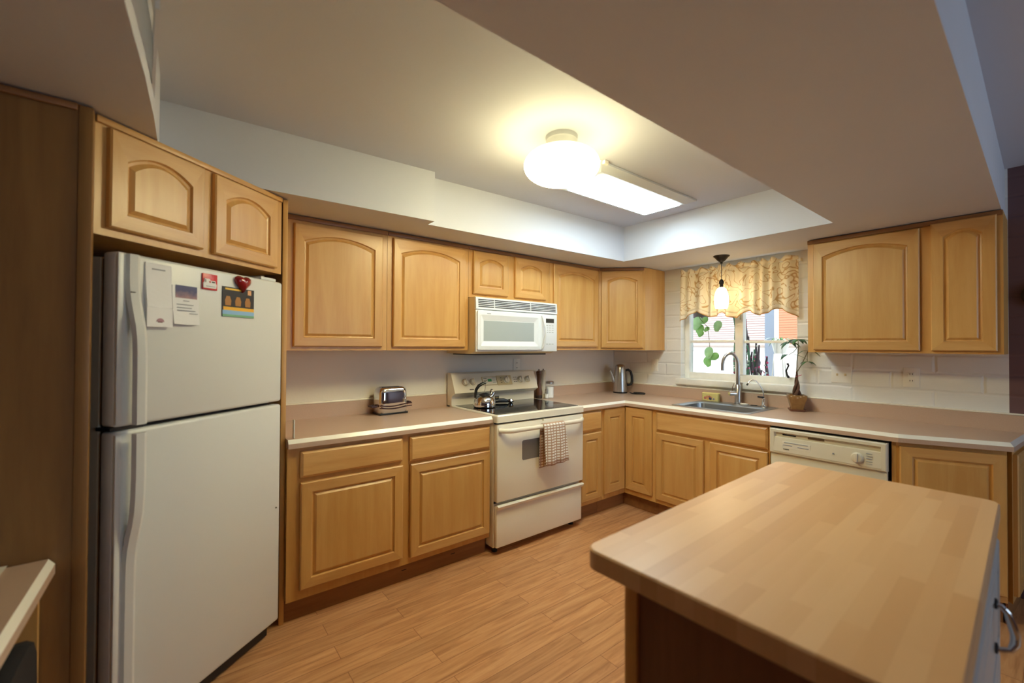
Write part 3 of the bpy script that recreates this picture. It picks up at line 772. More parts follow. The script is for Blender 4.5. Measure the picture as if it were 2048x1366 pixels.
# oven door
od = box('oven_door', (0.004, -0.668, 0.352), (RW-0.004, -0.6265, 0.862), BISQUE, t, 0.008, seg=3)
MB().loops([[(x, -0.6683, z) for x, z, _ in rrect(0.215, 0.625, 0.600, 0.735, 0.014, 0)], [(x, -0.6696, z) for x, z, _ in rrect(0.217, 0.623, 0.602, 0.733, 0.014, 0)]], 0, True, True).obj('oven_window', OVENGL, od)
hp_ = []
for k in range(21):
    u = k/20; x = 0.018 + (RW-0.036)*u
    e_ = min(u, 1-u)
    y = -0.668 - 0.050*min(1.0, e_/0.10)**0.6
    hp_.append((x, y, 0.822))
MB().tube(hp_, 0.0165, 12, flat=0.8).obj('door_handle', BISQUE, od, smooth=True)
box('door_latch', (0.402, -0.671, 0.850), (0.412, -0.668, 0.866), BISQUE_D, od)
dd = box('storage_drawer', (0.008, -0.660, 0.052), (RW-0.012, -0.6265, 0.322), BISQUE, t, 0.008, seg=3)
MB().loops([[(0.006, y, z) for y, z in ((-0.6605, 0.334), (-0.676, 0.334), (-0.682, 0.326), (-0.676, 0.312), (-0.6605, 0.300))],
            [(RW-0.010, y, z) for y, z in ((-0.6605, 0.334), (-0.676, 0.334), (-0.682, 0.326), (-0.676, 0.312), (-0.6605, 0.300))]], 0, True, True).obj('drawer_pull', BISQUE, dd)

# towel on the oven handle
t = thing('dish_towel', 'brown and white checked dish towel hanging over the oven door handle', 'towel', (RX0+0.352, -0.718, 0.822))
b = MB(); rows = []
pth = [(0.012, -0.27)] + [(0.020*1.0, -0.02)] + [(0.020*math.cos(a), 0.020*math.sin(a)) for a in [PI*k/6 for k in range(0, 7)]] + [(-0.021, -0.02), (-0.026, -0.06), (-0.030, -0.12), (-0.032, -0.18), (-0.034, -0.24), (-0.035, -0.275)]
NX = 24
for i, (y, z) in enumerate(pth):
    row = []
    for k in range(NX+1):
        u = k/NX
        hang = max(0.0, -z)
        wv = 0.007*math.sin(u*15+0.6)*min(1, hang/0.10)
        skew = 0.05*hang*(1 if y < 0 else -0.9)
        row.append((0.205*u*(1+0.25*hang) + skew, y + (wv if y < 0 else 0.0), z + (0.012*u if hang > 0.2 and y < 0 else 0) - (0.02*(1-u) if (y > 0 and hang > 0.2) else 0)))
    rows.append(row)
b.loops(rows, 0, False, False, closed=False)
b.obj('cloth', TOWELM, t, smooth=True, solid=0.003)

# ------------------------------------------------------------------ microwave
t = thing('microwave', 'white over-the-range microwave under the short cabinet', 'microwave', (-2.029, 0, 0))
MWW = 0.788
MB().loops([[(0.004, y, z) for y, z in pf] for pf in [[(-0.003, 1.728), (-0.398, 1.728), (-0.398, 1.342), (-0.34, 1.322), (-0.003, 1.322)]]] +
           [[(MWW-0.004, y, z) for y, z in [(-0.003, 1.728), (-0.398, 1.728), (-0.398, 1.342), (-0.34, 1.322), (-0.003, 1.322)]]], 0, True, True).obj('case', MWSIDE, t)
box('hood_underside', (0.05, -0.335, 1.312), (MWW-0.05, -0.02, 1.3215), DGREY, t)
gv = MB().loops([[(0.0, y, z) for y, z in [(-0.3985, 1.726), (-0.412, 1.722), (-0.418, 1.64), (-0.3985, 1.637)]], [(MWW, y, z) for y, z in [(-0.3985, 1.726), (-0.412, 1.722), (-0.418, 1.64), (-0.3985, 1.637)]]], 0, True, True).obj('vent_grille', MWHITE, t)
for k in range(5):
    z = 1.655 + k*0.0125
    for xa, xb in ((0.02, 0.155), (0.165, 0.50), (0.51, MWW-0.018)):
        yy = -0.4186+(z-1.64)*0.073
        box('slot', (xa, yy-0.0012, z), (xb, yy+0.004, z+0.0058), DGREY, gv)
mp_ = box('front_face', (0.0, -0.416, 1.338), (MWW, -0.3985, 1.634), MWHITE, t, 0.005)
dx1 = 0.632
def mlp(x0, x1, z0, z1, y, r_=0.01): return [(x, y, z) for x, z, _ in rrect(x0, x1, z0, z1, r_, 0)]
md_ = MB().loops([mlp(0.006, dx1, 1.350, 1.630, -0.4162), mlp(0.008, dx1-0.002, 1.352, 1.628, -0.428), mlp(0.030, dx1-0.060, 1.378, 1.600, -0.432), mlp(0.060, dx1-0.092, 1.412, 1.563, -0.420, 0.005)], 0, True, True).obj('door', MWHITE, t)
box('door_window', (0.064, -0.4212, 1.416), (dx1-0.096, -0.4202, 1.559), MWGL, md_)
box('name_mark', (0.085, -0.4325, 1.606), (0.118, -0.4315, 1.612), GREYINK, md_)
MB().tube([(dx1-0.018, -0.426, 1.618), (dx1-0.014, -0.443, 1.590), (dx1-0.006, -0.455, 1.52), (dx1-0.006, -0.457, 1.47), (dx1-0.012, -0.448, 1.40), (dx1-0.018, -0.426, 1.362)], [0.010, 0.010, 0.009, 0.009, 0.010, 0.010], 10).obj('door_handle', MWHITE, md_, smooth=True)
box('display', (0.665, -0.4175, 1.566), (0.752, -0.4163, 1.600), mat('mw_display', (40, 46, 46), 0.2), mp_)
for r_ in range(5):
    for c_ in range(3):
        z = 1.545-r_*0.018 if r_ < 4 else 1.398
        box('key', (0.668+c_*0.030, -0.4172, z-0.004), (0.688+c_*0.030, -0.4163, z+0.002), mat('mw_keys', (186, 190, 188), 0.5), mp_)

# ------------------------------------------------------------------ dishwasher
t = thing('dishwasher', 'almond dishwasher with a control panel under the counter right of the sink', 'dishwasher', (-0.60, -1.768, 0), -PI/2)
DW = 0.596
box('tub', (0.004, 0.001, 0.10), (DW-0.004, 0.56, 0.868), DARK, t)
dp = box('door', (0.006, -0.022, 0.13), (DW-0.006, 0.0, 0.698), ALMOND, t, 0.004)
box('kick_plate', (0.006, 0.03, 0.0), (DW-0.006, 0.045, 0.099), ALMOND, t)
b = MB()
pr = lambda x0, x1, z0, z1, y: [(x0, y, z0), (x1, y, z0), (x1, y, z1), (x0, y, z1)]
b.loops([pr(0.004, DW-0.004, 0.700, 0.857, 0.0), pr(0.004, DW-0.004, 0.700, 0.857, -0.032), pr(0.010, DW-0.010, 0.706, 0.851, -0.038), pr(0.030, DW-0.030, 0.718, 0.836, -0.038), pr(0.036, DW-0.036, 0.724, 0.830, -0.020)], 0, True, True)
cp = b.obj('control_panel', ALMOND, t)
fc = MB().loops([[(x, y, z) for y, z in ((-0.036, 0.703), (-0.040, 0.716), (-0.033, 0.802), (-0.021, 0.806), (-0.021, 0.703))] for x in (0.028, DW-0.028)], 0, True, True).obj('control_face', ALMOND, cp)
box('vent_slot', (0.075, -0.0225, 0.818), (0.150, -0.0203, 0.825), BLACK, cp)
box('latch_slot', (0.215, -0.0225, 0.815), (0.300, -0.0203, 0.827), mat('latch_brown', (110, 84, 58), 0.6), cp)
o = MB().lathe([(0.030, 0), (0.030, 0.004), (0.026, 0.006), (0.024, 0.018), (0.018, 0.020)], (0, 0, 0), 24, axis='y').box((-0.006, -0.028, -0.024), (0.006, -0.005, 0.024), 0, 0.002).obj('timer_knob', ALMOND, fc, (0.462, -0.038, 0.757), smooth=True)
box('label_plate', (0.078, -0.0385, 0.742), (0.232, -0.0362, 0.784), mat('dw_label', (232, 228, 214), 0.4), fc)
for z, xa, xb, mt in ((0.776, 0.09, 0.22, GREYINK), (0.760, 0.085, 0.135, GREYINK), (0.757, 0.165, 0.225, GREYINK), (0.734, 0.084, 0.118, DARKINK)):
    box('print_line', (xa, -0.0402, z-0.002), (xb, -0.0380, z+0.002), mt, fc)
for k, z in enumerate((0.788, 0.774, 0.760, 0.744, 0.730)):
    box('print_line', (0.502, -0.0402, z-0.001), (0.530, -0.0370, z+0.001), GREYINK, fc)
box('indicator', (0.345, -0.0400, 0.752), (0.353, -0.0378, 0.760), GREYINK, fc)

# ------------------------------------------------------------------ sink and faucets
t = thing('sink', 'stainless steel drop-in sink in the counter under the window', 'sink', (0, 0, CT))
rp = lambda x0, x1, y0, y1, r_, z: rrect(x0, x1, y0, y1, r_, z, 6)
MB().loops([rp(-0.566, -0.044, -1.618, -1.016, 0.02, 0.0012), rp(-0.562, -0.048, -1.614, -1.020, 0.02, 0.005), rp(-0.530, -0.172, -1.586, -1.048, 0.05, 0.004),
            rp(-0.516, -0.186, -1.574, -1.060, 0.045, -0.006), rp(-0.505, -0.195, -1.560, -1.075, 0.05, -0.150), rp(-0.470, -0.230, -1.520, -1.115, 0.05, -0.166)], 0, False, True).obj('basin', SINKST, t, smooth=True)
MB().lathe([(0.040, 0.0), (0.040, 0.003), (0.02, 0.001)], (-0.35, -1.32, -0.1655), 20).obj('drain', CHROME, t, smooth=True)
t = thing('faucet', 'tall brushed steel gooseneck faucet behind the sink', 'faucet', (-0.088, -1.328, CT+0.0055))
MB().lathe([(0.028, 0), (0.028, 0.012), (0.0235, 0.014), (0.0225, 0.150), (0.018, 0.156)], (0, 0, 0), 24).obj('base', STEEL, t, smooth=True)
gp = [(0, 0, 0.15), (0, 0, 0.22), (0, 0, 0.31)]
for k in range(1, 13):
    a = PI*k/12*1.04
    gp.append((-0.058*(1-math.cos(a))*0.62, 0.058*(1-math.cos(a))*0.78, 0.31+0.098*math.sin(a)))
gp.append((gp[-1][0]-0.001, gp[-1][1]+0.001, gp[-1][2]-0.03))
MB().tube(gp, [0.0165, 0.0155, 0.0140]+[0.0125]*13, 14).obj('spout', STEEL, t, smooth=True)
MB().tube([(-0.015, 0.012, 0.085), (-0.055, 0.045, 0.085)], 0.019, 16).obj('valve', CHROME, t, smooth=True)
MB().tube([(-0.036, 0.030, 0.100), (-0.040, 0.026, 0.130), (-0.026, 0.018, 0.168)], [0.004, 0.0035, 0.003], 8).obj('lever', CHROME, t, smooth=True)
t = thing('filter_faucet', 'thin chrome filter faucet with black tip and lever, right of the gooseneck faucet', 'faucet', (-0.075, -1.515, CT+0.0055))
MB().lathe([(0.022, 0), (0.021, 0.006), (0.013, 0.012), (0.012, 0.060), (0.008, 0.064)], (0, 0, 0), 20).obj('base', CHROME, t, smooth=True)
fp = [(0, 0, 0.06), (0.0, 0.0, 0.10), (-0.006, 0.008, 0.135), (-0.020, 0.024, 0.170), (-0.036, 0.042, 0.197), (-0.050, 0.058, 0.205), (-0.064, 0.074, 0.196), (-0.074, 0.086, 0.172)]
MB().tube(fp, 0.0045, 10).obj('spout', CHROME, t, smooth=True)
MB().tube([(-0.073, 0.085, 0.176), (-0.078, 0.091, 0.160)], 0.007, 10).obj('tip', BLACK, t, smooth=True)
MB().tube([(0.002, -0.002, 0.068), (-0.020, 0.018, 0.072), (-0.034, 0.030, 0.074)], [0.009, 0.006, 0.006], 8, flat=0.6).obj('lever', BLACK, t, smooth=True)
t = thing('sink_stopper', 'small black and white stopper lying behind the sink basin', 'stopper', (-0.095, -1.43, CT+0.0052))
MB().lathe([(0.03, 0), (0.03, 0.008), (0.012, 0.012)], (0, 0.05, 0), 18).obj('disc', WHITE, t, smooth=True)
box('tab', (-0.012, -0.045, 0.0), (0.012, 0.0, 0.006), BLACK, t, 0.002)
t = thing('sponge_holder', 'pale yellow ceramic sponge box painted with fruit, on the back of the sink', 'sponge holder', (-0.075, -1.098, CT+0.006), math.radians(-86))
YEL = mat('pale_yellow_glaze', (226, 214, 142), 0.25)
MB().loops([rrect(-0.070, 0.070, -0.022, 0.022, 0.012, 0), rrect(-0.072, 0.072, -0.024, 0.024, 0.012, 0.064), rrect(-0.066, 0.066, -0.018, 0.018, 0.010, 0.070)], 0, True, True).obj('box', YEL, t, smooth=True)
for x, z, r_, c_ in ((-0.040, 0.024, 0.012, (196, 120, 100)), (-0.022, 0.034, 0.012, (206, 140, 110)), (-0.004, 0.036, 0.010, (190, 110, 90)), (0.012, 0.030, 0.009, (214, 160, 110)), (0.004, 0.022, 0.013, (60, 66, 96)), (-0.020, 0.018, 0.010, (226, 170, 90)), (0.032, 0.018, 0.008, (140, 130, 150))):
    MB().lathe([(r_, 0), (r_*0.9, 0.001)], (x, -0.0235, z), 14, axis='y').obj('painted_fruit', mat('fruit_%d' % int(1000*(x+1)), c_, 0.3), t)

# ------------------------------------------------------------------ things on the counters
t = thing('toaster', 'chrome two-slice toaster with dark curved stripes on the left counter', 'toaster', (-2.520, -0.108, CT+0.001), 0.06)
b = MB()
def tl(w_, d_, z, r_): return rrect(-w_/2, w_/2, -d_/2, d_/2, r_, z, 6)
b.loops([tl(0.196, 0.116, 0.012, 0.03), tl(0.206, 0.124, 0.03, 0.034), tl(0.210, 0.128, 0.08, 0.036), tl(0.204, 0.124, 0.145, 0.036), tl(0.192, 0.114, 0.168, 0.034), tl(0.170, 0.094, 0.180, 0.03)], 0, True, True)
b.obj('shell', CHROME, t, smooth=True)
box('base', (-0.102, -0.060, 0.0), (0.102, 0.060, 0.0118), BLACK, t, 0.004)
STR = mat('toaster_dark_stripe', (64, 30, 30), 0.3)
def stripe(z0, amp, ph):
    L1, L2 = [], []
    for k in range(31):
        u = k/30; x = -0.108+0.236*u
        z = z0 + amp*math.sin(u*2*PI*0.9+ph)
        yy = -0.0652 + 0.0*u
        L1.append((x, yy, z-0.0035)); L2.append((x, yy, z+0.0035))
    MB().loops([L1, L2], 0, False, False, closed=False).obj('stripe', STR, t, solid=0.0015)
stripe(0.062, 0.006, 2.6); stripe(0.045, 0.006, 2.4)
MB().tube([(-0.108, -0.03, 0.058), (-0.14, -0.03, 0.056), (-0.14, 0.03, 0.056), (-0.108, 0.03, 0.058)], 0.007, 8).obj('side_grip', STR, t, smooth=True)
MB().tube([(0.108, -0.03, 0.062), (0.135, -0.03, 0.070), (0.135, 0.03, 0.070), (0.108, 0.03, 0.062)], 0.007, 8).obj('side_grip', STR, t, smooth=True)
for y in (-0.022, 0.022):
    box('slot', (-0.070, y-0.010, 0.1795), (0.070, y+0.010, 0.1812), BLACK, t)

t = thing('tea_kettle', 'small polished steel whistling kettle with black handle on the cooktop', 'kettle', (-1.873, -0.300, 0.9262), math.radians(-20))
MB().lathe([(0.076, 0), (0.082, 0.005), (0.083, 0.022), (0.079, 0.045), (0.069, 0.066), (0.052, 0.083), (0.040, 0.090)], (0, 0, 0), 36).obj('body', CHROME, t, smooth=True)
MB().lathe([(0.042, 0.0885), (0.040, 0.095), (0.022, 0.102), (0.008, 0.105)], (0, 0, 0), 28).obj('shoulder', BLACK, t, smooth=True)
MB().tube([(0.048, 0, 0.070), (0.064, 0, 0.094), (0.074, 0, 0.108)], [0.016, 0.013, 0.012], 14).obj('spout', CHROME, t, smooth=True)
MB().lathe([(0.004, -0.017), (0.012, -0.013), (0.017, 0), (0.012, 0.013), (0.004, 0.017)], (0.056, 0, 0.115), 18).obj('whistle', CHROME, t, smooth=True)
MB().tube([(-0.066, 0, 0.072), (-0.068, 0, 0.100), (-0.062, 0, 0.132), (-0.044, 0, 0.158), (-0.015, 0, 0.174), (0.010, 0, 0.182)], [0.012, 0.011, 0.011, 0.012, 0.011, 0.009], 12, flat=1.3).obj('handle', BLACK, t, smooth=True)
MB().tube([(0.006, 0, 0.178), (0.006, 0, 0.15), (-0.002, 0, 0.104)], 0.0025, 8).obj('handle_strut', CHROME, t, smooth=True)

t = thing('spoon_rest', 'small black and chrome handle piece lying on the cooktop right of the steel kettle', 'utensil', (-1.640, -0.195, 0.9262), math.radians(-22))
MB().tube([(-0.05, 0, 0.016), (-0.02, 0, 0.021), (0.02, 0, 0.021), (0.05, 0, 0.016)], [0.014, 0.017, 0.017, 0.013], 12).obj('grip', BLACK, t, smooth=True)
MB().tube([(-0.058, 0, 0.014), (-0.050, 0, 0.014)], 0.0135, 12).obj('end_cap', CHROME, t, smooth=True)
MB().lathe([(0.012, 0), (0.026, 0.006), (0.028, 0.018), (0.020, 0.030), (0.008, 0.032)], (0.078, 0, 0), 20).obj('bowl', CHROME, t, smooth=True)

def mill(label, loc, s, mt, base_m):
    t = thing('pepper_mill', label, 'pepper mill', loc, 0, 'pepper mills beside the range')
    MB().lathe([(0.030, 0.0), (0.030, 0.028), (0.028, 0.030)], (0, 0, 0), 24).obj('base', base_m, t, smooth=True)
    MB().lathe([(0.029, 0.0302), (0.031, 0.05), (0.030, 0.062), (0.021, 0.100), (0.017, 0.140), (0.019, 0.180), (0.024, 0.215), (0.026, 0.222)], (0, 0, 0), 24).obj('body', mt, t, smooth=True)
    MB().lathe([(0.025, 0.2225), (0.026, 0.230), (0.022, 0.242), (0.010, 0.248), (0.006, 0.249)], (0, 0, 0), 24).obj('head', mt, t, smooth=True)
    MB().lathe([(0.004, 0.249), (0.0055, 0.254), (0.002, 0.262)], (0, 0, 0), 12).obj('knob', BRONZE, t, smooth=True)
    return t
mill('tall dark brown wooden pepper mill beside the range', (-1.128, -0.072, CT+0.001), 1, MILLWOOD, mat('mill_base_dark', (52, 36, 28), 0.3))
mill('tall pale pepper mill standing behind the dark brown one', (-1.064, -0.058, CT+0.001), 1, MILLPALE, MILLPALE)
t = thing('salt_shaker', 'small glass salt shaker between the pepper mills and the sugar jar', 'shaker', (-1.072, -0.112, CT+0.001))
MB().lathe([(0.0165, 0.002), (0.0165, 0.040)], (0, 0, 0), 16).obj('salt', SALT, t, smooth=True)
MB().lathe([(0.019, 0), (0.019, 0.055), (0.013, 0.064)], (0, 0, 0), 18).obj('glass', JARGL, t, smooth=True)
MB().lathe([(0.0135, 0.0645), (0.0145, 0.078), (0.008, 0.086)], (0, 0, 0), 16).obj('cap', STEEL, t, smooth=True)
t = thing('sugar_jar', 'glass jar of white sugar with a metal lid, right of the pepper mills', 'jar', (-1.016, -0.095, CT+0.001))
MB().lathe([(0.033, 0.003), (0.033, 0.098)], (0, 0, 0), 24).obj('sugar', SALT, t, smooth=True)
MB().lathe([(0.036, 0), (0.036, 0.122), (0.034, 0.128)], (0, 0, 0), 28).obj('glass', JARGL, t, smooth=True)
MB().lathe([(0.037, 0.1285), (0.037, 0.142), (0.030, 0.150), (0.010, 0.152)], (0, 0, 0), 24).obj('lid', STEEL, t, smooth=True)

t = thing('percolator', 'brushed steel electric percolator with black handle in the counter corner', 'percolator', (-0.148, -0.203, CT+0.001), math.radians(-40))
MB().lathe([(0.070, 0), (0.070, 0.012), (0.067, 0.014)], (0, 0, 0), 32).obj('base', BLACK, t, smooth=True)
MB().lathe([(0.069, 0.0145), (0.069, 0.03), (0.058, 0.18), (0.052, 0.24), (0.049, 0.252)], (0, 0, 0), 36).obj('body', STEEL, t, smooth=True)
MB().lathe([(0.050, 0.2525), (0.046, 0.270), (0.034, 0.282), (0.010, 0.288)], (0, 0, 0), 32).obj('lid', STEEL, t, smooth=True)
MB().tube([(-0.060, 0, 0.105), (-0.074, 0, 0.15), (-0.086, 0, 0.19), (-0.098, 0, 0.220)], [0.018, 0.014, 0.010, 0.008], 12).obj('spout', STEEL, t, smooth=True)
MB().tube([(0.052, 0, 0.225), (0.080, 0, 0.232), (0.104, 0, 0.215), (0.116, 0, 0.17), (0.118, 0, 0.12), (0.108, 0, 0.085), (0.076, 0, 0.080), (0.064, 0, 0.085)], [0.012]*8, 12, flat=1.2).obj('handle', BLACK, t, smooth=True)
b = MB(); cpts = []
for k in range(40):
    u = k/39
    cpts.append((-0.10-0.15*u*(1-u)*1.2, -0.285-0.17*u, CT+0.0065+0.001*math.sin(u*9)))
for k in range(1, 30):
    a = PI*2*k/30
    cpts.append((-0.10-0.035*math.sin(a), -0.455+0.06*(1-math.cos(a)), CT+0.0065+0.006*min(1, k/6.0)))
b.tube(cpts, 0.005, 8)
tag(b.obj('power_cord', BLACK, None, smooth=True), 'black power cord coiled on the counter right of the percolator', 'cord')

# plant
t = thing('potted_money_tree', 'braided money tree in a square tan glazed pot on the counter right of the sink', 'plant', (-0.105, -1.752, CT+0.001), 0.5)
POT = mat('tan_glazed_pot', (150, 112, 66), 0.25, noise=0.12, nscale=40)
SAU = mat('brown_saucer', (128, 84, 62), 0.35)
MB().loops([rrect(-0.044, 0.044, -0.044, 0.044, 0.008, 0), rrect(-0.052, 0.052, -0.052, 0.052, 0.010, 0.016), rrect(-0.047, 0.047, -0.047, 0.047, 0.010, 0.013)], 0, True, True).obj('saucer', SAU, t, smooth=True)
pot = MB().loops([rrect(-0.036, 0.036, -0.036, 0.036, 0.006, 0.0135), rrect(-0.050, 0.050, -0.050, 0.050, 0.006, 0.080), rrect(-0.056, 0.056, -0.056, 0.056, 0.006, 0.092), rrect(-0.056, 0.056, -0.056, 0.056, 0.006, 0.118), rrect(-0.048, 0.048, -0.048, 0.048, 0.006, 0.118), rrect(-0.046, 0.046, -0.046, 0.046, 0.006, 0.100)], 0, True, True).obj('pot', POT, t, smooth=True)
GLZ = mat('pale_glaze_spots', (222, 206, 176), 0.25)
for i in range(10):
    side = i % 2
    u = -0.038 + 0.019*(i//2)
    p = (u, -0.0565, 0.098+0.008*(i % 3)) if side == 0 else (-0.0565, u, 0.098+0.008*((i+1) % 3))
    d = (0.010, 0.001, 0.004) if side == 0 else (0.001, 0.010, 0.004)
    box('glaze_spot', p, tuple(p[k]+d[k] for k in range(3)), GLZ, pot)
BARK = mat('brown_bark', (92, 62, 44), 0.7, noise=0.15, nscale=60)
b = MB()
for j in range(3):
    ph = 2*PI*j/3
    pts = []; rs = []
    for k in range(22):
        u = k/21
        rad = 0.018*(1-u)**1.3+0.0030
        pts.append((rad*math.cos(ph+5*u), rad*math.sin(ph+5*u), 0.098+0.19*u)); rs.append(0.0115*(1-u)**1.4+0.0034)
    b.tube(pts, rs, 8)
b.obj('trunk', BARK, t, smooth=True)
LEAF = mat('leaf_green', (72, 120, 62), 0.45, noise=0.15, nscale=15)
LEAF2 = mat('leaf_dark_green', (52, 96, 60), 0.45, noise=0.15, nscale=15)
STEMG = mat('young_stem', (120, 112, 84), 0.6)
stems = [[(0, 0, 0.285), (0.008, -0.004, 0.36), (0.0, -0.012, 0.46), (-0.004, -0.008, 0.52)], [(0, 0, 0.28), (0.014, -0.030, 0.33), (0.022, -0.06, 0.40), (0.024, -0.075, 0.44)]]
b = MB()
for sp in stems: b.tube(sp, [0.0042, 0.0035, 0.003, 0.0022], 6)
b.obj('stem', STEMG, t, smooth=True)
def leaf(par, base, direc, ln, wd, mt, droop=0.5, name='leaf'):
    d = Vector(direc).normalized()
    side = d.cross(Vector((0, 0, 1)))
    if side.length < 0.05: side = Vector((1, 0, 0))
    side.normalize()
    A_, B_, C_ = [], [], []
    for k in range(9):
        u = k/8
        p = Vector(base) + d*ln*u + Vector((0, 0, -1))*droop*ln*u*u
        hw = wd*0.5*math.sin(PI*min(1, u**0.75))*1.0+0.0006
        A_.append(tuple(p+side*hw+Vector((0, 0, 0.12*hw)))); B_.append(tuple(p)); C_.append(tuple(p-side*hw+Vector((0, 0, 0.12*hw))))
    return MB().loops([A_, B_, C_], 0, False, False, closed=False).obj(name, mt, par, smooth=True, solid=0.0008)
# leaf whorls (world directions seen from the sink side)
for (bx, by, bz), n_, ln in (((-0.004, -0.008, 0.522), 6, 0.085), ((0.004, 0.045, 0.50), 4, 0.07), ((-0.004, 0.05, 0.41), 3, 0.085), ((0.024, -0.075, 0.44), 2, 0.07), ((0.02, -0.07, 0.36), 4, 0.05)):
    for k in range(n_):
        a = 2*PI*k/n_ + bz*11
        leaf(t, (bx, by, bz), (math.cos(a), math.sin(a), 0.15), 1.2*ln*(0.85+0.3*random.random()), ln*0.42, LEAF if k % 2 else LEAF2, 0.45+0.3*random.random())
b = MB(); b.tube([(-0.004, -0.008, 0.515), (0.0, 0.02, 0.51), (0.004, 0.045, 0.50)], 0.002, 6); b.tube([(-0.002, -0.01, 0.47), (-0.004, 0.02, 0.43), (-0.004, 0.05, 0.41)], 0.002, 6); b.tube([(0.024, -0.075, 0.44), (0.022, -0.07, 0.40), (0.02, -0.07, 0.36)], 0.002, 6)
b.obj('leaf_stalk', STEMG, t, smooth=True)
MB().tube([(-0.010, 0.004, 0.252), (0.006, -0.010, 0.254), (0.022, -0.034, 0.262)], 0.0025, 6).obj('ribbon', mat('pink_ribbon', (214, 70, 110), 0.6), t)

# small white bracket at the counter's left end
t = thing('white_card', 'small white card standing on the counter edge beside the refrigerator', 'card', (-3.222, -0.600, CT+0.0005))
box('card', (0.0, 0.0, 0.0), (0.006, 0.030, 0.092), WHITE, t, 0.002)

# ------------------------------------------------------------------ outlets and switches
def plate(name, label, cat, loc, rot, w_, h_, kind):
    t = thing(name, label, cat, loc, rot, 'wall plates above the counters')
    box('cover', (-w_/2, -0.006, -h_/2), (w_/2, -0.0005, h_/2), WHITE, t, 0.002)
    if kind == 'outlet':
        for z in (-0.021, 0.021):
            box('socket', (-0.016, -0.008, z-0.014), (0.016, -0.0062, z+0.014), WHITE, t, 0.001)
            for x in (-0.006, 0.006): box('slot', (x-0.0015, -0.0086, z-0.004), (x+0.0015, -0.0081, z+0.006), DARKINK, t)
    elif kind == 'switch':
        box('toggle', (-0.005, -0.016, -0.004), (0.005, -0.0062, 0.014), WHITE, t, 0.001)
    else:
        for x in (-0.024, 0.024): box('toggle', (x-0.005, -0.014, -0.008), (x+0.005, -0.0062, 0.008), BISQUE_D, t, 0.001)
    return t
plate('wall_outlet', 'white wall outlet on the smooth wall above the range', 'outlet', (-1.330, 0, 1.212), 0, 0.072, 0.115, 'outlet')
plate('light_switch', 'white single switch plate on the block wall beneath the corner cabinet', 'switch', (0, -0.504, 1.203), -PI/2, 0.072, 0.115, 'switch')
plate('light_switch', 'white double switch plate on the block wall right of the plant', 'switch', (0, -1.995, 1.190), -PI/2, 0.118, 0.115, 'double')
plate('wall_outlet', 'white outlet on the block wall beneath the cabinet right of the window', 'outlet', (0, -2.360, 1.192), -PI/2, 0.078, 0.122, 'outlet')
t = thing('wall_ornament', 'round dark ornament on the plum wall at the right edge', 'ornament', (0, -2.885, 1.676), -PI/2)
MB().lathe([(0.072, 0.0005), (0.070, 0.018), (0.055, 0.030), (0.045, 0.026)], (0, 0, 0), 28, axis='y').obj('rim', mat('ornament_dark_wood', (46, 22, 20), 0.4), t, smooth=True)
MB().lathe([(0.044, 0.020), (0.043, 0.027)], (0, 0, 0), 24, axis='y').obj('face', WHITE, t, smooth=True)

# ------------------------------------------------------------------ lamps
t = thing('ceiling_lamp', 'lit round frosted glass ceiling lamp in the tray ceiling', 'lamp', (-2.222, -1.452, ZC))
MB().lathe([(0.078, -0.0005), (0.076, -0.020), (0.070, -0.026), (0.062, -0.059)], (0, 0, 0), 28).obj('ceiling_plate', mat('lamp_pan_cream', (196, 198, 196), 0.5), t, smooth=True)
g = [(0.060, -0.060)]
for k in range(1, 16):
    a = PI*(0.06+0.94*k/16)
    g.append((max(0.006, 0.183*math.sin(a)**0.8), -0.142+0.082*math.cos(a)))
MB().lathe(g, (0, 0, 0), 40).obj('globe', DOME, t, smooth=True)
t = thing('fluorescent_fixture', 'lit rectangular fluorescent ceiling light behind the round lamp', 'light', (-1.375, -1.19, ZC-0.001))
b = MB()
b.loops([[(x, y, 0) for x, y in ((-0.50, -0.215), (0.50, -0.215), (0.50, 0.215), (-0.50, 0.215))], [(x, y, -0.012) for x, y in ((-0.50, -0.215), (0.50, -0.215), (0.50, 0.215), (-0.50, 0.215))],
         [(x, y, -0.034) for x, y in ((-0.44, -0.165), (0.44, -0.165), (0.44, 0.165), (-0.44, 0.165))]], 0, False, True)
b.obj('housing', mat('fixture_white', (214, 220, 224), 0.5), t)
MB().loops([rrect(-0.395, 0.415, -0.143, 0.143, 0.012, -0.0345), rrect(-0.395, 0.415, -0.143, 0.143, 0.012, -0.040)], 0, True, True).obj('diffuser', TUBE, t)
box('end_clip', (-0.49, -0.235, -0.022), (-0.46, -0.216, -0.002), CREAM, t)
PX, PY = -0.270, -1.282
t = thing('pendant_lamp', 'small lit pendant lamp with egg-shaped glass shade in front of the window', 'lamp', (PX, PY, ZS))
MB().lathe([(0.060, -0.0005), (0.060, -0.004), (0.050, -0.012), (0.034, -0.032), (0.022, -0.044), (0.010, -0.050), (0.008, -0.062)], (0, 0, 0), 28).obj('canopy', BRONZE, t, smooth=True)
MB().tube([(0, 0, -0.06), (0.001, 0, -0.12), (0, 0, -0.19)], 0.0025, 8).obj('cord', BRONZE, t)
MB().lathe([(0.006, -0.186), (0.012, -0.194), (0.018, -0.206), (0.018, -0.220), (0.013, -0.228), (0.014, -0.252)], (0, 0, 0), 20).obj('socket', BRONZE, t, smooth=True)
sp = [(0.016, -0.2525), (0.029, -0.262), (0.040, -0.282), (0.048, -0.312), (0.052, -0.345), (0.051, -0.372), (0.047, -0.400), (0.042, -0.418)]
MB().lathe(sp, (0, 0, 0), 32, cap0=True, cap1=False).obj('shade', SHADE, t, smooth=True, solid=0.003)

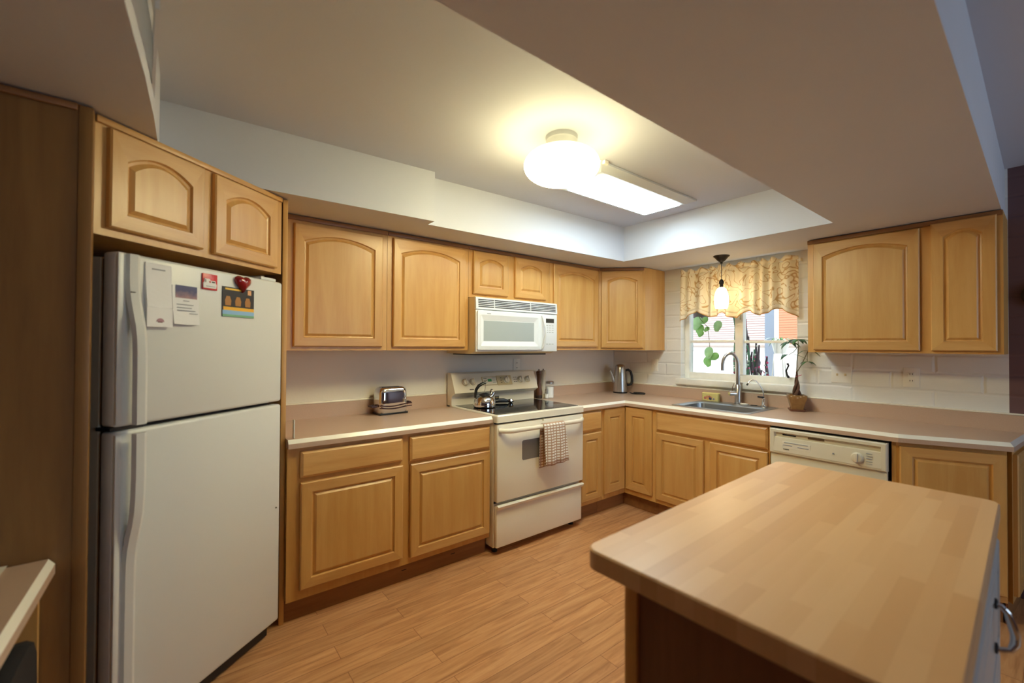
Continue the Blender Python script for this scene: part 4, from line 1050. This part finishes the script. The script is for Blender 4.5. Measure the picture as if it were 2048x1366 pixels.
# ------------------------------------------------------------------ valance
t = thing('valance', 'cream scroll-patterned window valance with a scalloped hem', 'valance', (-0.03, -1.27, 0))
hem = [(-0.806, 1.612), (-0.840, 1.626), (-0.905, 1.668), (-0.962, 1.694), (-1.010, 1.670), (-1.061, 1.640), (-1.100, 1.634), (-1.133, 1.642), (-1.184, 1.674), (-1.237, 1.632), (-1.303, 1.620), (-1.347, 1.646), (-1.405, 1.675), (-1.440, 1.650), (-1.472, 1.632), (-1.531, 1.644), (-1.599, 1.676), (-1.642, 1.673), (-1.688, 1.639), (-1.746, 1.606)]
def hemz(y):
    for (ya, za), (yb, zb) in zip(hem[:-1], hem[1:]):
        if yb <= y <= ya:
            f_ = (ya-y)/(ya-yb); return za+(zb-za)*f_
    return hem[-1][1]
NU, NV = 150, 24
def vx(u, v):
    amp = 0.010+0.010*v
    return -0.012 - amp*(1+math.sin(u*2*PI*11+1.4*math.sin(u*17))) - 0.006*math.sin(u*43)*v
ROD = 2.036
def vrows(v0, v1, n):
    rows = []
    for j in range(n+1):
        v = v0+(v1-v0)*j/n
        row = []
        for i in range(NU+1):
            u = i/NU; y = -0.806-0.940*u
            zt = 2.070+0.009*math.sin(u*2*PI*11+1.4*math.sin(u*17))+0.004*math.sin(u*71)
            zb = hemz(y)
            z = zt+(zb-zt)*v
            pinch = math.exp(-((z-ROD)/0.014)**2)
            row.append((vx(u, v)*(1-0.55*pinch)-0.004, y+1.27, z))
        rows.append(row)
    return rows
pnl = MB().loops(vrows(0, 0.915, NV), 0, False, False, closed=False).obj('drape', VALM, t, smooth=True, solid=0.0015)
MB().loops(vrows(0.915, 0.985, 3), 0, False, False, closed=False).obj('hem_band', HEMM, t, smooth=True, solid=0.002)
MB().loops(vrows(0.985, 1.0, 1), 0, False, False, closed=False).obj('hem_piping', HEMLINE, t, smooth=True, solid=0.003)
MB().tube([(-0.006, -0.485, ROD), (-0.006, 0.475, ROD)], 0.007, 10).obj('curtain_rod', WHITE, t, smooth=True)
for y in (-0.482, 0.472):
    box('rod_bracket', (-0.012, y-0.006, ROD-0.012), (0.0295, y+0.006, ROD+0.012), WHITE, t)

# vent grille on the tray's left fascia
t = thing('air_vent', 'white air vent grille on the raised ceiling fascia above the refrigerator', 'vent', (-3.7475, -1.30, 2.17))
b = MB()
b.box((0.0, -0.30, 0.0), (0.008, 0.30, 0.018)); b.box((0.0, -0.30, 0.142), (0.008, 0.30, 0.16)); b.box((0.0, -0.30, 0.018), (0.008, -0.282, 0.142)); b.box((0.0, 0.282, 0.018), (0.008, 0.30, 0.142))
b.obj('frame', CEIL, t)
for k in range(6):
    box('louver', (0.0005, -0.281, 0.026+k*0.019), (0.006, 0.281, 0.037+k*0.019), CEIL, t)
t.rotation_euler = (0, 0, 0.045)
t.location = (-3.7655+0.014, -1.33, 2.17)

# ------------------------------------------------------------------ desk at the left with chair
t = thing('desk_counter', 'low laminate desk with a pale front edge, against the tall panel at the lower left', 'desk', (-3.960, -1.120, 0))
DZ = 0.752
b = MB()
b.loops([[(-0.014, 0, DZ), (0, 0, DZ-0.018), (0, 0, DZ-0.045), (-0.62, 0, DZ-0.045), (-0.62, 0, DZ)], [(-0.014-0.03, -1.5, DZ), (-0.03, -1.5, DZ-0.018), (-0.03, -1.5, DZ-0.045), (-0.62, -1.5, DZ-0.045), (-0.62, -1.5, DZ)]], 0, True, True,
        mif=lambda i, j: 1 if (i == 0 and j == 0) else 0)
b.obj('top', [LAM, CREAM], t)
MB().loops([[(-0.10, -0.002, DZ), (-0.092, -0.002, DZ+0.006), (-0.62, -0.002, DZ+0.006), (-0.62, -0.002, DZ)][:4], [(-0.13, -1.5, DZ), (-0.122, -1.5, DZ+0.006), (-0.62, -1.5, DZ+0.006), (-0.62, -1.5, DZ)]], 0, True, True).obj('desk_mat', CREAM, t)
box('side_panel', (-0.60, -0.026, 0.0), (-0.030, -0.002, DZ-0.046), MAPLE, t)
box('side_panel', (-0.60, -1.49, 0.0), (-0.060, -1.466, DZ-0.046), MAPLE, t)
t = thing('desk_chair', 'black padded desk chair pushed under the low desk, at the lower left', 'chair', (-4.22, -1.44, 0))
BF = mat('black_fabric', (26, 26, 30), 0.85, bump=0.2, bscale=400)
MB().loops([[(x, y, z) for x, y, z in rrect(-0.19, 0.19, -0.19, 0.19, 0.07, zz)] for zz in (0.43, 0.45, 0.49)] + [rrect(-0.17, 0.17, -0.17, 0.17, 0.07, 0.505)], 0, True, True).obj('seat', BF, t, smooth=True)
def bk(x, s):
    return [(x, y*s, 0.50+(z-0.50)*(1.0 if s == 1 else 0.96)) for y, z in ((-0.19, 0.36), (0.19, 0.36), (0.21, 0.48), (0.20, 0.56), (0.165, 0.605), (0.10, 0.625), (0.0, 0.63), (-0.10, 0.625), (-0.165, 0.605), (-0.20, 0.56), (-0.21, 0.48))]
MB().loops([bk(0.185, 0.93), bk(0.200, 1.0), bk(0.232, 1.0), bk(0.248, 0.93)], 0, True, True).obj('backrest', BF, t, smooth=True)
MB().tube([(0.12, 0, 0.425), (0.16, 0, 0.42), (0.19, 0, 0.45)], 0.014, 8).obj('back_bracket', BLACK, t, smooth=True)
MB().lathe([(0.03, 0.07), (0.03, 0.25), (0.02, 0.252), (0.02, 0.4295)], (0, 0, 0), 16).obj('column', BLACK, t, smooth=True)
for k in range(5):
    a = 2*PI*k/5+0.3
    MB().tube([(0.02*math.cos(a), 0.02*math.sin(a), 0.085), (0.22*math.cos(a), 0.22*math.sin(a), 0.055)], [0.022, 0.016], 8).obj('leg', BLACK, t, smooth=True)
    MB().lathe([(0.012, 0.0), (0.024, 0.010), (0.024, 0.04), (0.012, 0.05)], (0.22*math.cos(a), 0.22*math.sin(a), 0), 12).obj('caster', BLACK, t, smooth=True)

# ------------------------------------------------------------------ island
IR = math.radians(1.6)
t = thing('kitchen_island', 'kitchen island with a maple butcher block top in the right foreground', 'island', (-2.335, -2.545, 0), IR)
IL, IWd = 1.205, 0.606
b = MB()
b.loops([rrect(-IL/2, IL/2, -IWd/2, IWd/2, 0.035, 0.872, 8), rrect(-IL/2, IL/2, -IWd/2, IWd/2, 0.035, 0.911, 8), rrect(-IL/2+0.004, IL/2-0.004, -IWd/2+0.004, IWd/2-0.004, 0.033, 0.915, 8)], 0, True, True)
b.obj('butcher_block_top', BUTCHER, t, smooth=True)
BX0, BX1, BY0, BY1 = -0.545, 0.585, -0.285, 0.215
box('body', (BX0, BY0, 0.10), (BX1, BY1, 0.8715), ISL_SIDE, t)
box('plinth', (BX0+0.03, BY0+0.06, 0.0), (BX1-0.03, BY1-0.03, 0.0995), DARK, t)
box('corner_post', (BX0-0.008, BY1-0.022, 0.0), (BX0+0.03, BY1+0.010, 0.8712), MAPLE, t, 0.002)
dpos = [(-0.53, 0.42)]
for x0, x1 in dpos:
    fr_ = door_mesh(x1-x0, 0.300, False, 0.05).obj('drawer_front', IWHITE, t, (x0, BY0-0.0005, 0.556))
    dr_ = door_mesh(x1-x0, 0.415, False, 0.06).obj('door', IWHITE, t, (x0, BY0-0.0005, 0.13))
    xc = 0.66
    MB().tube([(xc, -0.020, 0.232), (xc, -0.030, 0.230), (xc+0.004, -0.040, 0.218), (xc+0.012, -0.052, 0.170), (xc+0.012, -0.052, 0.150), (xc+0.004, -0.044, 0.134), (xc, -0.030, 0.130), (xc, -0.020, 0.130)], [0.006, 0.006, 0.006, 0.009, 0.009, 0.006, 0.006, 0.006], 10).obj('handle', CHROME, fr_, smooth=True)
    for z in (0.232, 0.130):
        MB().lathe([(0.012, 0.0), (0.012, 0.004), (0.007, 0.006)], (xc, -0.0205, z), 12, axis='y').obj('handle_rose', DGREY, fr_)

# ------------------------------------------------------------------ outside the window
struct(MB().box((0.25, -7.0, 0.60), (9.0, 6.0, 0.70)).obj('patio_ground', mat('patio_concrete', (214, 208, 200), 0.9, noise=0.05, nscale=4)))
BW = mat('bright_patio_block', (238, 236, 232), 0.85, noise=0.03, nscale=6, bump=0.3, bscale=12)
t = thing('patio_wall', 'bright white low block wall across the patio, seen through the window', 'wall', (2.5, 0.2, 0.70))
box('wall_body', (0, -2.2, 0), (0.2, 4.5, 0.68), BW, t)
box('coping', (-0.03, -2.2, 0.681), (0.23, 4.5, 0.72), mat('coping_grey', (176, 160, 152), 0.8), t, 0.01)
BLND = stripes_mat('white_blind_slats', (214, 205, 200), (150, 96, 84), 0.034, 0.24)
ORNG = stripes_mat('terracotta_blind_slats', (206, 146, 112), (172, 108, 78), 0.034, 0.22)
t = thing('window_blind', 'pale slatted blind across the patio, behind the low wall', 'blind', (2.95, 0.95, 0.70))
box('slats', (0, -1.34, 0.62), (0.03, 2.0, 2.3), BLND, t)
box('post', (0.0, -1.40, 0.0), (0.06, -1.341, 2.3), WHITE, t)
box('post', (0.0, 2.0, 0.0), (0.06, 2.06, 2.3), WHITE, t)
t = thing('window_blind', 'terracotta slatted blind across the patio, at the right of the window view', 'blind', (2.90, -1.36, 0.70))
box('slats', (0, -1.2, 0.62), (0.03, 0.82, 2.3), ORNG, t)
box('tape', (-0.006, 0.50, 0.62), (-0.0005, 0.53, 2.3), WHITE, t)
box('post', (0.0, -1.26, 0.0), (0.06, -1.2, 2.3), WHITE, t)
box('post', (0.0, 0.821, 0.0), (0.06, 0.86, 2.3), WHITE, t)
GP = mat('blue_grey_paint', (140, 150, 166), 0.6)
t = thing('patio_post', 'blue grey porch post outside behind the flowering plant', 'post', (1.55, -0.955, 0.70))
box('shaft', (-0.05, -0.05, 0), (0.05, 0.05, 2.2), GP, t, 0.006)
box('white_edge', (-0.055, -0.066, 0), (0.03, -0.0505, 2.2), WHITE, t)
t = thing('patio_post', 'pale grey porch post outside at the left of the window view', 'post', (1.30, 0.16, 0.70))
box('shaft', (-0.04, -0.04, 0), (0.04, 0.04, 0.66), mat('pale_post', (196, 212, 220), 0.6), t, 0.006)
# hanging pothos
t = thing('hanging_plant', 'green heart-leaved vine in a dark hanging pot outside, left pane of the window', 'plant', (0.42, -0.74, 1.62))
MB().lathe([(0.02, 0.0), (0.07, 0.03), (0.09, 0.11), (0.095, 0.14)], (0, 0, 0.02), 20).obj('pot', mat('hanging_pot', (84, 66, 70), 0.5), t, smooth=True)
MB().tube([(0, 0, 0.15), (0, 0, 0.35), (0, 0, 0.52)], 0.003, 6).obj('hanger', DGREY, t)
MB().tube([(0.01, 0, 0.52), (-0.10, 0, 0.52), (-0.199, 0, 0.52)], 0.008, 8).obj('wall_bracket', DGREY, t)
PG = mat('vine_green', (146, 198, 112), 0.5, noise=0.12, nscale=20)
PG2 = mat('vine_pale_green', (178, 220, 156), 0.5, noise=0.12, nscale=20)
def hleaf(par, p, ln, ang_, mt, tilt_=0.3):
    pts = []
    for k in range(20):
        a = 2*PI*k/20
        r_ = ln*0.5*(0.82 - 0.30*math.sin(a) + (0.25 if abs(a-1.5*PI) < 0.35 else 0))
        yy, zz = r_*math.cos(a)*0.85, r_*math.sin(a)
        pts.append((tilt_*zz, yy*math.cos(ang_)-zz*math.sin(ang_), yy*math.sin(ang_)+zz*math.cos(ang_)))
    MB().loops([[(p[0]+x, p[1]+y, p[2]+z) for x, y, z in pts], [(p[0]+x*0.1+0.006, p[1]+y*0.1, p[2]+z*0.1) for x, y, z in pts]], 0, False, True).obj('leaf', mt, par, smooth=True, solid=0.001)
vine = [(-0.08, 0.0, 0.10), (-0.10, -0.06, 0.02), (-0.09, -0.12, -0.05), (-0.08, -0.13, -0.18), (-0.08, -0.14, -0.33)]
MB().tube(vine, 0.003, 6).obj('vine', mat('vine_stem', (96, 92, 60), 0.7), t)
for i, (y, z, ln, a_) in enumerate(((-0.02, 0.02, 0.14, 0.2), (-0.04, -0.05, 0.12, -0.2), (-0.10, 0.03, 0.08, 0.6), (-0.22, -0.02, 0.11, 0.1), (-0.12, -0.06, 0.06, 0.8), (-0.06, -0.10, 0.07, 0.5), (-0.13, -0.27, 0.12, -0.1), (-0.20, -0.32, 0.10, 1.1), (-0.11, -0.36, 0.11, -0.5))):
    hleaf(t, (-0.09, y, z), ln, a_, PG if i % 3 else PG2, 0.25)
# crown of thorns stems with pink flowers
t = thing('crown_of_thorns', 'spiny stemmed plant with small pink flowers outside, right pane of the window', 'plant', (0.40, -1.25, 0.70))
box('planter', (-0.10, -0.16, 0.0), (0.10, 0.14, 0.26), mat('planter_clay', (176, 130, 104), 0.8), t, 0.01)
SPN = mat('spiny_stem', (96, 84, 92), 0.7, noise=0.2, nscale=40)
SPG = mat('green_stem', (92, 134, 106), 0.7, noise=0.2, nscale=30)
PNK = mat('pink_flower', (214, 76, 130), 0.6)
RED = mat('dark_red_tip', (150, 40, 66), 0.6)
rs_ = random.Random(3)
for i in range(22):
    y0 = 0.155-0.0125*i
    h_ = (1.02, 0.98, 0.70, 0.92, 0.72, 0.86, 0.62, 0.78, 0.56, 0.70, 0.64, 0.58, 0.74, 0.55, 0.66, 0.50, 0.62, 0.70, 0.48, 0.56, 0.60, 0.46)[i]
    x0 = rs_.uniform(-0.07, 0.07)
    pts = [(x0, y0*0.85, 0.255)] + [(x0+rs_.uniform(-0.015, 0.015), y0+rs_.uniform(-0.012, 0.012), 0.25+(h_-0.25)*k/5) for k in range(1, 6)]
    s_ = MB().tube(pts, [0.011]*5+[0.007], 8).obj('stem', SPG if i in (0, 1, 4, 9, 14) else SPN, t, smooth=True)
    if i in (3, 5): MB().tube([pts[-1], (pts[-1][0], pts[-1][1], pts[-1][2]+0.08)], [0.008, 0.005], 8).obj('red_tip', RED, s_)
    fl = MB(); lf = MB()
    for k in range(9):
        z = 0.29+(h_-0.29)*rs_.random()
        p = (x0-0.014+rs_.uniform(-0.02, 0.0), y0+rs_.uniform(-0.020, 0.020), z)
        (fl if k % 2 else lf).lathe([(0.003, -0.004), (rs_.uniform(0.006, 0.011), 0), (0.003, 0.004)], p, 6, axis='x')
    fl.obj('flowers', PNK if i % 3 else RED, s_); lf.obj('leaves', mat('pale_tiny_leaf', (206, 220, 206), 0.6), s_)
# spider plant
t = thing('spider_plant', 'pale striped spider plant in a white pot outside, above the right glazing bar', 'plant', (0.85, -1.30, 0.70))
for k in range(3):
    a = 2*PI*k/3
    MB().tube([(0.10*math.cos(a), 0.10*math.sin(a), 0.0), (0.05*math.cos(a), 0.05*math.sin(a), 0.62)], 0.006, 6).obj('stand_leg', WHITE, t, smooth=True)
MB().lathe([(0.05, 0.6205), (0.07, 0.70), (0.075, 0.72)], (0, 0, 0), 20).obj('pot', WHITE, t, smooth=True)
SPL = mat('spider_leaf', (206, 222, 206), 0.6)
for k in range(14):
    a = 2*PI*k/14
    leaf(t, (0, 0, 0.72), (math.cos(a)*0.7, math.sin(a)*0.7, 0.9), 0.20+0.05*(k % 3), 0.016, SPL if k % 2 else LEAF, 0.9)
